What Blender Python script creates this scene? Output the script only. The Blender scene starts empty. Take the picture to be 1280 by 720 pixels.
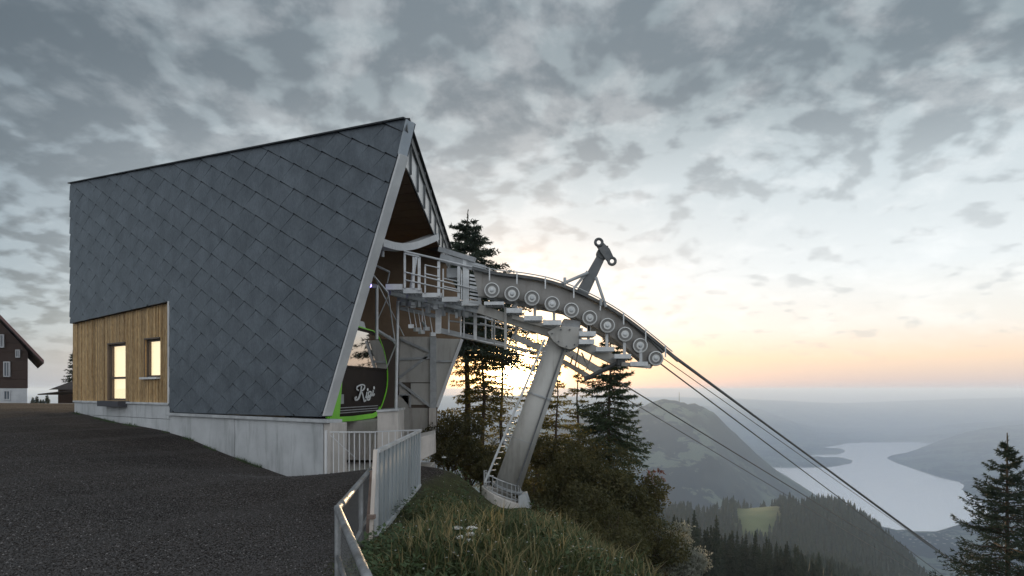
import bpy, math, random
import numpy as np
from mathutils import Vector, Matrix

SC = bpy.context.scene
COL = SC.collection
rnd = random.Random(7)
F, CX, HY = 780.0, 640.0, 487.0           # focal length in photo pixels, centre column, eye-level row

# ------------------------------------------------------------------ camera
cam = bpy.data.cameras.new('camera'); camo = bpy.data.objects.new('camera', cam); COL.objects.link(camo)
camo.location = (0, 0, 0); camo.rotation_euler = (math.radians(90), 0, 0)
cam.sensor_width = 36; cam.lens = 36 * F / 1280; cam.shift_y = (HY - 360) / 1280
cam.clip_start = .1; cam.clip_end = 60000
SC.camera = camo
SC.view_settings.view_transform = 'Standard'; SC.view_settings.look = 'None'
SC.view_settings.exposure = 0.6; SC.view_settings.gamma = 1
SC.cycles.use_denoising = True
SC.cycles.max_bounces = 6; SC.cycles.diffuse_bounces = 3; SC.cycles.glossy_bounces = 3
SC.cycles.transmission_bounces = 4; SC.cycles.transparent_max_bounces = 8; SC.cycles.volume_bounces = 3
SC.cycles.sample_clamp_indirect = 6

SUN_EL = math.radians(1.5); SUN_AZ = 0.0       # sun straight ahead, just over the hills
sund = Vector((math.sin(SUN_AZ) * math.cos(SUN_EL), math.cos(SUN_AZ) * math.cos(SUN_EL), math.sin(SUN_EL)))

# ------------------------------------------------------------------ node helpers
class NT:
    def __init__(s, tree): s.t = tree; s.n = tree.nodes; s.l = tree.links
    def node(s, typ, **kw):
        n = s.n.new(typ)
        for k, v in kw.items(): setattr(n, k, v)
        return n
    def link(s, a, b): s.l.new(a, b)
    def put(s, sock, v):
        if hasattr(v, 'is_output') or isinstance(v, bpy.types.NodeSocket): s.l.new(v, sock)
        else:
            if isinstance(v, tuple) and len(v) == 3 and sock.type == 'RGBA': v = v + (1,)
            sock.default_value = v
    def math(s, op, a, b=0.0, c=None, clamp=False):
        n = s.node('ShaderNodeMath', operation=op); n.use_clamp = clamp
        s.put(n.inputs[0], a); s.put(n.inputs[1], b)
        if c is not None: s.put(n.inputs[2], c)
        return n.outputs[0]
    def vmath(s, op, a, b=(0, 0, 0)):
        n = s.node('ShaderNodeVectorMath', operation=op); s.put(n.inputs[0], a); s.put(n.inputs[1], b)
        return n.outputs['Value'] if op in ('DOT_PRODUCT', 'LENGTH') else n.outputs[0]
    def mix(s, f, a, b, blend='MIX'):
        n = s.node('ShaderNodeMix', data_type='RGBA', blend_type=blend)
        s.put(n.inputs[0], f); s.put(n.inputs[6], a); s.put(n.inputs[7], b); return n.outputs[2]
    def noise(s, vec, scale, detail=4, rough=.5, dist=0.0):
        n = s.node('ShaderNodeTexNoise'); s.put(n.inputs['Vector'], vec)
        n.inputs['Scale'].default_value = scale; n.inputs['Detail'].default_value = detail
        n.inputs['Roughness'].default_value = rough; n.inputs['Distortion'].default_value = dist
        return n.outputs['Fac']
    def ramp(s, f, stops, interp='LINEAR'):
        n = s.node('ShaderNodeValToRGB'); s.put(n.inputs[0], f); cr = n.color_ramp; cr.interpolation = interp
        while len(cr.elements) > 1: cr.elements.remove(cr.elements[-1])
        for i, (p, c) in enumerate(stops):
            e = cr.elements[0] if i == 0 else cr.elements.new(p)
            e.position = p; e.color = (c + (1,)) if len(c) == 3 else c
        return n.outputs[0]
    def maprange(s, v, a, b, c=0.0, d=1.0, smooth=True):
        n = s.node('ShaderNodeMapRange'); n.interpolation_type = 'SMOOTHSTEP' if smooth else 'LINEAR'
        for i, x in enumerate((v, a, b, c, d)): s.put(n.inputs[i], x)
        return n.outputs[0]
    def mapping(s, vec, scale=(1, 1, 1), loc=(0, 0, 0), rot=(0, 0, 0)):
        n = s.node('ShaderNodeMapping'); s.put(n.inputs[0], vec)
        n.inputs['Scale'].default_value = scale; n.inputs['Location'].default_value = loc; n.inputs['Rotation'].default_value = rot
        return n.outputs[0]

# ------------------------------------------------------------------ world: dawn sky with mottled cloud
def make_world():
    w = bpy.data.worlds.new('World'); SC.world = w; w.use_nodes = True
    T = NT(w.node_tree); T.n.clear()
    out = T.node('ShaderNodeOutputWorld'); bg = T.node('ShaderNodeBackground')
    tc = T.node('ShaderNodeTexCoord').outputs['Generated']
    sky = T.node('ShaderNodeTexSky', sky_type='NISHITA'); sky.sun_disc = False
    sky.sun_elevation = SUN_EL; sky.sun_rotation = SUN_AZ; sky.altitude = 1400; sky.dust_density = 3
    sep = T.node('ShaderNodeSeparateXYZ'); T.link(tc, sep.inputs[0])
    z = T.math('MAXIMUM', sep.outputs['Z'], 0.0)
    # height gradient of thin high cloud, brightest low down towards the sunrise
    grad = T.ramp(z, [(0.0, (.33, .345, .385)), (.014, (.43, .385, .38)), (.045, (.62, .48, .38)), (.09, (.59, .57, .54)), (.17, (.55, .58, .595)),
                      (.30, (.41, .46, .485)), (.42, (.215, .255, .275)), (.60, (.165, .20, .22)), (1.0, (.36, .40, .43))])
    cool = T.ramp(z, [(0.0, (.20, .26, .31)), (.06, (.24, .295, .34)), (.2, (.20, .245, .28)),
                      (.42, (.105, .13, .15)), (.60, (.14, .17, .19)), (1.0, (.36, .40, .43))])
    # closeness in azimuth to the glow (a little right of the sun)
    hv = T.vmath('NORMALIZE', T.vmath('MULTIPLY', tc, (1, 1, 0)))
    az = T.vmath('DOT_PRODUCT', hv, tuple(Vector((.32, .95, 0)).normalized()))
    near = T.maprange(az, .42, .99)
    base = T.mix(near, cool, grad)
    # sky behind the camera: even grey cloud out of view, made lighter to brighten the foreground
    back = T.maprange(sep.outputs['Y'], .2, -.6)
    base = T.mix(back, base, (.66, .70, .74))
    # clouds on a flat layer seen in perspective
    inv = T.math('DIVIDE', 1.0, T.math('ADD', z, .30))
    pl = T.vmath('SCALE', tc); pln = pl.node; T.put(pln.inputs['Scale'], inv)
    plm = T.mapping(pl, (1, 1, .0), (3.7, 1.3, 0))
    n0 = T.noise(plm, .9, 2, .5)
    warp = T.node('ShaderNodeVectorMath', operation='MULTIPLY_ADD')
    T.put(warp.inputs[0], plm); warp.inputs[1].default_value = (1, 1, 1)
    nz = T.node('ShaderNodeTexNoise'); T.put(nz.inputs['Vector'], plm); nz.inputs['Scale'].default_value = 2.2
    off = T.vmath('SCALE', T.vmath('SUBTRACT', nz.outputs['Color'], (.5, .5, .5))); off.node.inputs['Scale'].default_value = .12
    T.put(warp.inputs[2], off)
    n1 = T.noise(warp.outputs[0], 11.5, 5, .46)
    n2 = T.noise(warp.outputs[0], 2.6, 4, .5)
    n3 = T.noise(T.mapping(warp.outputs[0], (1, 1, 1), (9.1, 4.4, 0)), 6.5, 6, .6)
    left = T.maprange(sep.outputs['X'], .25, -.5)
    dens = T.math('ADD', T.math('MULTIPLY', n1, .66), T.math('MULTIPLY', n2, .34))
    dens = T.math('ADD', dens, T.math('MULTIPLY', T.maprange(z, .05, .55), .085))
    dens = T.math('ADD', dens, T.math('MULTIPLY', left, .05))
    dens = T.math('SUBTRACT', dens, T.math('MULTIPLY', T.math('MULTIPLY', near, T.maprange(z, .42, .2)), .028))
    dark = T.maprange(dens, .50, .625)
    dark = T.math('MULTIPLY', dark, T.maprange(z, .01, .10))
    ccol = T.mix(near, (.060, .076, .092), (.105, .130, .150))
    ccol = T.mix(T.math('MULTIPLY', T.maprange(z, .44, .12), near), ccol, (.34, .365, .385))
    dark = T.math('MULTIPLY', dark, T.math('SUBTRACT', 1.0, T.math('MULTIPLY', T.math('MULTIPLY', near, T.maprange(z, .45, .2)), .35)))
    col = T.mix(T.math('MULTIPLY', dark, T.math('SUBTRACT', .78, T.math('MULTIPLY', back, .6))), base, ccol)
    lite = T.maprange(T.math('ADD', n3, T.math('MULTIPLY', n0, .35)), .62, .86)
    lite = T.math('MULTIPLY', lite, T.maprange(z, .02, .12))
    col = T.mix(T.math('MULTIPLY', lite, .18), col, T.mix(near, (.46, .53, .57), (.80, .80, .80)))
    # below the horizon: dim valley colour
    col = T.mix(T.maprange(sep.outputs['Z'], 0.0, -.06), col, (.22, .27, .31))
    # glow round the sun
    sd = T.math('MAXIMUM', T.vmath('DOT_PRODUCT', tc, tuple(sund)), 0.0)
    g1 = T.math('MULTIPLY', T.math('POWER', sd, 14000.0), 60.0)
    g2 = T.math('MULTIPLY', T.math('POWER', sd, 1100.0), 22.0)
    g3 = T.math('MULTIPLY', T.math('POWER', sd, 60.0), .16)
    def addc(c, f, tint):
        m = T.vmath('SCALE', tint); T.put(m.node.inputs['Scale'], f)
        return T.vmath('ADD', c, m)
    sk = T.vmath('SCALE', sky.outputs[0]); sk.node.inputs['Scale'].default_value = .022
    col = T.vmath('ADD', col, sk)
    col = addc(col, g1, (1.0, .78, .40)); col = addc(col, g2, (1.0, .64, .26)); col = addc(col, g3, (1.0, .74, .48))
    g4 = T.math('MULTIPLY', T.math('POWER', sd, 190.0), 1.7); col = addc(col, g4, (1.0, .52, .13))
    T.put(bg.inputs['Color'], col); bg.inputs['Strength'].default_value = 1.0
    T.link(bg.outputs[0], out.inputs['Surface'])
    w.cycles.sampling_method = 'MANUAL'; w.cycles.sample_map_resolution = 1024
make_world()

sun = bpy.data.lights.new('sun', 'SUN'); suno = bpy.data.objects.new('sun', sun); COL.objects.link(suno)
sun.energy = 4.2; sun.angle = math.radians(.5); sun.color = (1.0, .72, .42)
suno.rotation_euler = (-sund).to_track_quat('-Z', 'Y').to_euler()

# ------------------------------------------------------------------ materials
MATS = {}
def mat(name, col, rough=.7, metal=0.0, col2=None, scale=3.0, amt=.5, bump=0.0, bscale=40.0, detail=5, stretch=(1, 1, 1),
        translucent=0.0, emit=None, spec=.5, fine=0.0, stain=None, var=.16):
    if name in MATS: return MATS[name]
    m = bpy.data.materials.new(name); m.use_nodes = True; MATS[name] = m
    T = NT(m.node_tree); b = T.n['Principled BSDF']; out = T.n['Material Output']
    tc = T.node('ShaderNodeTexCoord').outputs['Object']
    v = T.mapping(tc, stretch) if stretch != (1, 1, 1) else tc
    c = col
    if col2 is not None:
        f = T.maprange(T.noise(v, scale, detail, .6), .5 - amt * .4, .5 + amt * .4)
        c = T.mix(f, col, col2)
    if fine:
        f2 = T.noise(v, bscale, 3, .6)
        c = T.mix(fine, c, T.ramp(f2, [(.35, (.35, .35, .35)), (.65, (1.0, 1.0, 1.0))]), 'MULTIPLY')
    if stain:
        f3 = T.maprange(T.noise(T.mapping(tc, (2.2, 2.2, .35)), 1.6, 5, .65), .48, .72)
        c = T.mix(T.math('MULTIPLY', f3, .6), c, stain)
    oi = T.node('ShaderNodeObjectInfo')
    vv = T.math('MULTIPLY_ADD', oi.outputs['Random'], var, 1 - var / 2)
    mm = T.vmath('SCALE', c) if not isinstance(c, tuple) else T.vmath('SCALE', c); T.put(mm.node.inputs['Scale'], vv)
    T.put(b.inputs['Base Color'], mm)
    b.inputs['Roughness'].default_value = rough; b.inputs['Metallic'].default_value = metal
    b.inputs['Specular IOR Level'].default_value = spec
    if bump:
        bn = T.node('ShaderNodeBump'); bn.inputs['Strength'].default_value = bump; bn.inputs['Distance'].default_value = .02
        T.put(bn.inputs['Height'], T.noise(v, bscale, 5, .6)); T.link(bn.outputs[0], b.inputs['Normal'])
    if emit:
        b.inputs['Emission Color'].default_value = emit[0] + (1,); b.inputs['Emission Strength'].default_value = emit[1]
    if translucent:
        tr = T.node('ShaderNodeBsdfTranslucent'); T.put(tr.inputs[0], mm)
        mx = T.node('ShaderNodeMixShader'); mx.inputs[0].default_value = translucent
        T.link(b.outputs[0], mx.inputs[1]); T.link(tr.outputs[0], mx.inputs[2]); T.link(mx.outputs[0], out.inputs[0])
    return m

M_slate = mat('slate_tile', (.056, .070, .086), .40, 0, (.120, .141, .165), 2.2, .8, .5, 16, 6, stretch=(1, 1, .7), fine=.35, var=.14)
M_slateedge = mat('slate_backing', (.03, .033, .038), .8)
M_conc = mat('concrete', (.58, .59, .60), .85, 0, (.42, .43, .44), 1.1, .8, .25, 60, 7, stain=(.24, .25, .25))
M_conc2 = mat('warm_concrete', (.62, .57, .53), .85, 0, (.46, .43, .40), 1.6, .8, .25, 60, 7, stain=(.30, .27, .25))
M_coping = mat('zinc_coping', (.60, .61, .62), .5, .2, (.42, .43, .44), 2.4)
M_zinc = mat('zinc_sheet', (.50, .52, .54), .38, .6, (.36, .38, .40), 1.2, .7, .08, 6, 4)
M_white = mat('white_render', (.66, .66, .66), .7, 0, (.52, .52, .53), 1.2)
M_galv = mat('galvanised_steel', (.58, .585, .59), .45, .5, (.42, .43, .44), 7, .7, .1, 90, 4)
M_steel = mat('painted_steel', (.40, .415, .43), .5, .3, (.28, .29, .30), 4, .6, .12, 70, 4)
M_dark = mat('dark_steel', (.09, .095, .10), .5, .5, (.14, .14, .14), 5)
M_rubber = mat('rubber_liner', (.20, .195, .19), .8)
M_web = mat('beam_paint', (.31, .295, .28), .55, .15, (.22, .205, .19), 2.4, .8, .1, 30, stain=(.15, .12, .10))
M_dark2 = mat('mast_paint', (.15, .155, .16), .5, .3, (.11, .115, .12), 3)
M_fingrey = mat('pale_steel', (.55, .55, .54), .45, .3)
M_wood1 = mat('larch_board', (.64, .44, .22), .65, 0, (.40, .235, .095), 2.2, .8, .3, 7, 6, stretch=(5, 5, .9), fine=.75, var=.5)
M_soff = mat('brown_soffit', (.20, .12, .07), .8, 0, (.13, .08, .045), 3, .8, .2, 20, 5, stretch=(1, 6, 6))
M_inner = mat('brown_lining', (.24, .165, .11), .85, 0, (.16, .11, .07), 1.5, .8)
M_panel = mat('grey_cladding', (.46, .445, .42), .6, .1, (.36, .35, .33), .9, .7, .08, 30, stain=(.22, .20, .18))
M_brown = mat('brown_frame', (.10, .075, .06), .6)
M_green = mat('green_paint', (.24, .74, .03), .4, 0, (.20, .66, .03), 3)
M_black = mat('black_panel', (.016, .011, .010), .3, 0, (.022, .015, .013), 2, spec=.04)
M_lettering = mat('white_lettering', (.85, .85, .85), .6)
M_flowerb = mat('planter_metal', (.06, .06, .07), .6)
M_roofold = mat('old_roof', (.075, .06, .055), .85, 0, (.045, .038, .035), 4)
M_oldwood = mat('dark_chalet_wood', (.055, .032, .024), .85, 0, (.035, .022, .018), 2, .8, .3, 12, 4, stretch=(.5, .5, 8))
M_chwhite = mat('chalet_plaster', (.55, .56, .57), .85, 0, (.42, .43, .45), 1.2)
M_glassd = mat('dark_window', (.10, .12, .14), .12, 0)
M_bark = mat('bark', (.085, .06, .045), .9, 0, (.05, .036, .028), 6, .8, .6, 30, 5, stretch=(1, 1, .2))
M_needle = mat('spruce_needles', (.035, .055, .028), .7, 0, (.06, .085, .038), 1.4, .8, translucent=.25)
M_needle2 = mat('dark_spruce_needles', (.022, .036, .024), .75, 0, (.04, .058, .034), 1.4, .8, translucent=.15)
M_needle3 = mat('backlight_painted_needles', (.10, .095, .028), .7, 0, (.15, .13, .04), 1.4, .8, translucent=.65)  # spruce needles with the gold of the backlight put into their colour
M_redneedle = mat('rusty_needles', (.14, .05, .035), .7, 0, (.2, .07, .04), 2, translucent=.25)
M_leaf = mat('shrub_leaves', (.035, .042, .015), .65, 0, (.125, .105, .035), 2.0, .9, translucent=.4)
M_leafpale = mat('pale_willow_leaves', (.22, .23, .19), .65, 0, (.34, .34, .28), 2, .8, translucent=.35)
M_grass = mat('grass_blades', (.060, .085, .034), .7, 0, (.145, .155, .07), .9, .9, translucent=.35)
M_grassdry = mat('dry_grass_blades', (.34, .27, .13), .7, 0, (.18, .16, .07), .9, .9, translucent=.35)
M_grassdark = mat('dark_grass_blades', (.035, .055, .02), .7, 0, (.09, .11, .035), 1.2, .9, translucent=.3)
M_herb = mat('herb_leaves', (.05, .085, .035), .6, 0, (.09, .13, .05), 2, .8, translucent=.3)
M_petal = mat('white_petals', (.80, .80, .78), .7, translucent=.3)
M_pebble = mat('pebbles', (.085, .076, .072), .85, 0, (.055, .052, .052), 9, .9)
M_pebble2 = mat('pale_pebbles', (.28, .26, .25), .85, 0, (.14, .13, .13), 9, .9)
M_farconif = mat('far_conifers', (.018, .030, .022), .9, 0, (.032, .046, .032), .02, .8)
M_violet = mat('violet_glow', (.2, .2, .9), .5, emit=((.25, .18, 1.0), 6.0))
M_litwin = mat('glowing_wall', (.8, .6, .35), .8, emit=((1.0, .74, .40), .9))
M_curtain = mat('glowing_blind', (.8, .7, .5), .8, emit=((1.0, .80, .50), .95))

def glass_mat(name, tint, rough=.02, alpha=.35):
    m = bpy.data.materials.new(name); m.use_nodes = True
    T = NT(m.node_tree); out = T.n['Material Output']; T.n.remove(T.n['Principled BSDF'])
    tr = T.node('ShaderNodeBsdfTransparent'); T.put(tr.inputs[0], tint)
    gl = T.node('ShaderNodeBsdfGlossy'); gl.inputs['Roughness'].default_value = rough; T.put(gl.inputs[0], (.9, .9, .9))
    fr = T.node('ShaderNodeFresnel'); fr.inputs[0].default_value = 1.5
    mx = T.node('ShaderNodeMixShader'); gg = T.node('ShaderNodeNewGeometry'); T.put(mx.inputs[0], T.math('MULTIPLY', T.math('ADD', fr.outputs[0], alpha, clamp=True), T.math('SUBTRACT', 1.0, gg.outputs['Backfacing'])))
    T.link(tr.outputs[0], mx.inputs[1]); T.link(gl.outputs[0], mx.inputs[2]); T.link(mx.outputs[0], out.inputs[0])
    return m
M_glass = glass_mat('window_glass', (.9, .9, .9), .02, .04)
M_cabglass = glass_mat('cabin_glass', (.12, .10, .09), .03, .48)

# ------------------------------------------------------------------ geometry helpers
def P(px, py, d): return Vector(((px - CX) / F * d, d, (HY - py) / F * d))

class MB:
    def __init__(s): s.v = []; s.f = []
    def face(s, pts):
        b = len(s.v); s.v.extend([tuple(p) for p in pts]); s.f.append(tuple(range(b, b + len(pts))))
    def prism(s, pts, off):
        """closed slab: polygon pts and the same polygon moved by off"""
        off = Vector(off); b = len(s.v); n = len(pts); pts = [Vector(p) for p in pts]; nn = Vector((0, 0, 0))
        for i in range(n): nn += pts[i].cross(pts[(i + 1) % n])
        if nn.dot(off) > 0: pts = pts[::-1]
        s.v.extend([tuple(p) for p in pts]); s.v.extend([tuple(Vector(p) + off) for p in pts])
        s.f.append(tuple(range(b, b + n))); s.f.append(tuple(range(b + 2 * n - 1, b + n - 1, -1)))
        for i in range(n):
            j = (i + 1) % n; s.f.append((b + j, b + i, b + n + i, b + n + j))
        return s
    def box(s, c, size, rz=0.0):
        cx, cy, cz = c; a, b_, h = size[0] / 2, size[1] / 2, size[2] / 2
        cs, sn = math.cos(rz), math.sin(rz)
        pts = [Vector((cx + x * cs - y * sn, cy + x * sn + y * cs, cz - h)) for x, y in ((-a, -b_), (a, -b_), (a, b_), (-a, b_))]
        return s.prism(pts, (0, 0, 2 * h))
    def bar(s, p, q, w, h, up=(0, 0, 1)):
        """rectangular bar from p to q, w across, h along up"""
        p, q = Vector(p), Vector(q); d = (q - p).normalized(); up = Vector(up)
        r = d.cross(up)
        if r.length < 1e-4: up = Vector((0, 1, 0)); r = d.cross(up)
        r.normalize(); u = r.cross(d).normalized()
        pts = [p + r * (a * w / 2) + u * (b * h / 2) for a, b in ((-1, -1), (1, -1), (1, 1), (-1, 1))]
        return s.prism(pts, q - p)
    def tube(s, path, r, n=8, r2=None, cap=True):
        path = [Vector(p) for p in path]; b = len(s.v); m = len(path); prev = None
        for i, p in enumerate(path):
            d = (path[min(i + 1, m - 1)] - path[max(i - 1, 0)]).normalized()
            ref = Vector((0, 0, 1)) if abs(d.z) < .95 else Vector((1, 0, 0))
            if prev is not None: x = (prev - d * prev.dot(d)).normalized()
            else: x = d.cross(ref).normalized()
            prev = x; y = d.cross(x)
            rr = r if r2 is None else r + (r2 - r) * i / (m - 1)
            for k in range(n):
                a = 2 * math.pi * k / n; s.v.append(tuple(p + (x * math.cos(a) + y * math.sin(a)) * rr))
        for i in range(m - 1):
            for k in range(n):
                k2 = (k + 1) % n; s.f.append((b + i * n + k, b + i * n + k2, b + (i + 1) * n + k2, b + (i + 1) * n + k))
        if cap:
            s.f.append(tuple(b + k for k in range(n - 1, -1, -1))); s.f.append(tuple(b + (m - 1) * n + k for k in range(n)))
        return s
    def lathe(s, c, axis, prof, n=20):
        """prof: list of (along, radius) closed by ends"""
        c, ax = Vector(c), Vector(axis).normalized(); x = ax.cross(Vector((0, 0, 1)))
        if x.length < 1e-3: x = Vector((1, 0, 0))
        x.normalize(); y = ax.cross(x); b = len(s.v); m = len(prof)
        for a, r in prof:
            for k in range(n):
                t = 2 * math.pi * k / n; s.v.append(tuple(c + ax * a + (x * math.cos(t) + y * math.sin(t)) * r))
        for i in range(m - 1):
            for k in range(n):
                k2 = (k + 1) % n; s.f.append((b + i * n + k, b + i * n + k2, b + (i + 1) * n + k2, b + (i + 1) * n + k))
        s.f.append(tuple(b + k for k in range(n - 1, -1, -1))); s.f.append(tuple(b + (m - 1) * n + k for k in range(n)))
        return s
    def mesh(s, name, origin=(0, 0, 0)):
        me = bpy.data.meshes.new(name); o = Vector(origin)
        me.from_pydata([(a - o.x, b - o.y, c - o.z) for a, b, c in s.v], [], s.f); me.update(); return me

def origin_of(p):
    o = Vector((0, 0, 0))
    while p is not None: o = o + p.location; p = p.parent
    return o
def link(name, me, m, parent=None, smooth=False, loc=None, bevel=0.0):
    if m is not None:
        me.materials.append(m)
    if smooth:
        me.polygons.foreach_set('use_smooth', [True] * len(me.polygons))
    o = bpy.data.objects.new(name, me); COL.objects.link(o)
    if parent is not None: o.parent = parent
    if loc is not None: o.location = loc
    if smooth == 'auto':
        pass
    if bevel:
        b = o.modifiers.new('bevel', 'BEVEL'); b.width = bevel; b.segments = 2; b.limit_method = 'ANGLE'
    return o
def obj(name, mb, m, parent=None, smooth=False, bevel=0.0):
    """mesh in world coordinates, linked as one object whose origin is its parent's"""
    return link(name, mb.mesh(name, origin_of(parent)), m, parent, smooth, None, bevel)
def tag(o, label=None, cat=None, group=None, kind=None):
    if label: o['label'] = label
    if cat: o['category'] = cat
    if group: o['group'] = group
    if kind: o['kind'] = kind
    return o
def thing(name, label, cat, loc, group=None):
    o = bpy.data.objects.new(name, None); o.empty_display_size = .3; COL.objects.link(o); o.location = loc
    return tag(o, label, cat, group)
def copy_tree(o, loc, rz=0.0, sc=1.0, label=None):
    r = o.copy(); COL.objects.link(r); r.location = loc; r.rotation_euler = (0, 0, rz)
    r.scale = (sc, sc, sc) if not isinstance(sc, tuple) else sc
    if label: r['label'] = label
    for ch in [c for c in bpy.data.objects if c.parent == o]:
        c = ch.copy(); COL.objects.link(c); c.parent = r
    return r

def catmull(pts, k=6):
    pts = [Vector(p) for p in pts]; out = []
    q = [pts[0] * 2 - pts[1]] + pts + [pts[-1] * 2 - pts[-2]]
    for i in range(1, len(q) - 2):
        for j in range(k):
            t = j / k; a, b, c, d = q[i - 1], q[i], q[i + 1], q[i + 2]
            out.append(.5 * ((2 * b) + (c - a) * t + (2 * a - 5 * b + 4 * c - d) * t * t + (3 * b - a - 3 * c + d) * t ** 3))
    out.append(pts[-1]); return out

def tris_mesh(name, V, m, parent=None, loc=None, quad=False):
    """V: (n,3,3) or (n,4,3) array of loose faces"""
    n, k, _ = V.shape
    me = bpy.data.meshes.new(name); me.vertices.add(n * k); me.vertices.foreach_set('co', V.astype(np.float32).ravel())
    me.loops.add(n * k); me.loops.foreach_set('vertex_index', np.arange(n * k, dtype=np.int32))
    me.polygons.add(n); me.polygons.foreach_set('loop_start', np.arange(0, n * k, k, dtype=np.int32))
    try: me.polygons.foreach_set('loop_total', np.full(n, k, dtype=np.int32))
    except Exception: pass
    me.update(calc_edges=True); me.validate()
    return link(name, me, m, parent, False, loc)

# ------------------------------------------------------------------ terrain height
def tps_fit(xy, v, lam=1e-3):
    xy = np.array(xy, float); v = np.array(v, float); n = len(xy)
    d = np.linalg.norm(xy[:, None] - xy[None], axis=2); K = np.where(d > 0, d * d * np.log(d + 1e-12), 0)
    A = np.zeros((n + 3, n + 3)); A[:n, :n] = K + lam * np.eye(n); A[:n, n] = 1; A[:n, n + 1:] = xy; A[n:, :n] = A[:n, n:].T
    w = np.linalg.solve(A, np.concatenate([v, np.zeros(3)]))
    def ev(X, Y):
        X = np.asarray(X, float); Y = np.asarray(Y, float); sh = X.shape; x = X.ravel(); y = Y.ravel(); out = np.empty(len(x))
        for s in range(0, len(x), 20000):
            dx = x[s:s + 20000, None] - xy[None, :, 0]; dy = y[s:s + 20000, None] - xy[None, :, 1]; r2 = dx * dx + dy * dy
            out[s:s + 20000] = (0.5 * r2 * np.log(r2 + 1e-20)) @ w[:n] + w[n] + w[n + 1] * x[s:s + 20000] + w[n + 2] * y[s:s + 20000]
        return out.reshape(sh)
    return ev

# depth of the slate wall at a photo column
def wd(px): return 15.8 * 1.318 / (.832 + .0015 * (px - 88))
near_c = []
for px, py in ((94, 515.6), (150, 529), (210, 540), (240, 549), (268, 561), (296, 572), (337, 587), (371, 598), (399, 601)):
    near_c.append(tuple(P(px, py, wd(px))))
for px, py, d in ((0, 507, 30), (0, 506.3, 46), (60, 507.5, 58), (-300, 507, 32), (-600, 560, 12), (0, 560, 14), (-200, 600, 9), (0, 720, 5.3), (0, 620, 8.6),
                  (200, 720, 5.6), (200, 600, 11.6), (300, 650, 8.6), (380, 720, 6.0), (400, 640, 10.2), (469, 671, 8.3), (496, 637, 10.4),
                  (524, 606, 13.2), (430, 700, 6.7), (545, 588, 14.6), (575, 595, 15), (560, 640, 10.5), (560, 720, 6.4), (628, 638, 15.2), (600, 660, 10.2), (640, 720, 6.6),
                  (655, 634, 15.0), (700, 659, 11.4), (735, 694, 9.3), (765, 716, 7.7)):
    near_c.append(tuple(P(px, py, d)))
near_c += [(2.0, 5.5, -3.1), (1.6, 6.6, -2.75), (1.5, 9.3, -2.75), (1.2, 11.4, -2.75), (2.6, 4, -2.9), (2.0, 3, -2.5), tuple(P(628, 646, 14.0)), tuple(P(622, 655, 12.4)), (-5, -5, -1.5), (5, -5, -2.0), (0, 0, -1.62), (3.4, 8, -3.7), (3.6, 12, -4.8), (3.5, 4, -3.4), (8, 10, -7.2), (11, 14, -8.8), (8, 20, -10), (2.2, 17, -4.6), (2, 21, -5.6),
           (-.3, 20, -3.9), (-2, 20, -3.1), (-2.6, 24, -3.6), (0, 28, -6), (5, 30, -12), (15, 30, -17), (-15, 40, -2), (-10, 30, -1.8),
           (-5.2, 19, -2.6), (-9, 20, -1.8), (-14, 25, -1.2), (30, 12, -14), (30, 45, -30), (-50, 40, -.6), (-50, 5, .4), (-2, 45, -9), (-62, 45, -.5), (12, -5, -4)]
near_f = tps_fit([(x / 10, y / 10) for x, y, z in near_c], [z for x, y, z in near_c], 2e-4)
far_c = []
tab = {-500: (505, 520, 560, 600, 620, 640, 900), 0: (506, 524, 570, 610, 630, 640, 900), 90: (509, 530, 572, 610, 630, 640, 900), 300: (530, 560, 590, 620, 640, 650, 900),
       640: (650, 668, 680, 690, 690, 690, 900), 800: (735, 740, 735, 722, 700, 676, 900), 900: (790, 775, 752, 716, 690, 648, 760), 960: (830, 800, 765, 718, 690, 640, 740),
       1000: (850, 815, 775, 722, 694, 643, 760), 1040: (870, 830, 785, 730, 700, 648, 820), 1080: (890, 845, 800, 745, 716, 676, 880), 1140: (920, 880, 820, 775, 760, 730, 920), 1280: (980, 930, 900, 880, 880, 900, 1000),
       1800: (1100, 1050, 1000, 1000, 1000, 1050, 1100)}
Ys = (44, 75, 150, 400, 600, 900, 1150)
for px, row in tab.items():
    for Y, py in zip(Ys, row): far_c.append((px / 300, math.log(Y), py))
far_f = tps_fit([(a, b) for a, b, c in far_c], [c for a, b, c in far_c], 1e-3)

def vnoise(x, y, seed=0):
    """cheap smooth value noise"""
    xi = np.floor(x); yi = np.floor(y); fx = x - xi; fy = y - yi
    fx = fx * fx * (3 - 2 * fx); fy = fy * fy * (3 - 2 * fy)
    def h(a, b):
        n = np.sin(a * 127.1 + b * 311.7 + seed * 74.7) * 43758.5453; return n - np.floor(n)
    return (h(xi, yi) * (1 - fx) + h(xi + 1, yi) * fx) * (1 - fy) + (h(xi, yi + 1) * (1 - fx) + h(xi + 1, yi + 1) * fx) * fy
def fbm(x, y, seed=0, o=5):
    a = 1.0; t = 0; s = 0
    for i in range(o): t = t + a * (vnoise(x * 2 ** i, y * 2 ** i, seed + i) - .5); s += a; a *= .5
    return t / s
def ridged(x, y, seed=0, o=5):
    a = 1.0; t = 0; s = 0
    for i in range(o): t = t + a * (1 - abs(2 * vnoise(x * 2 ** i, y * 2 ** i, seed + i) - 1)); s += a; a *= .5
    return t / s

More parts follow.
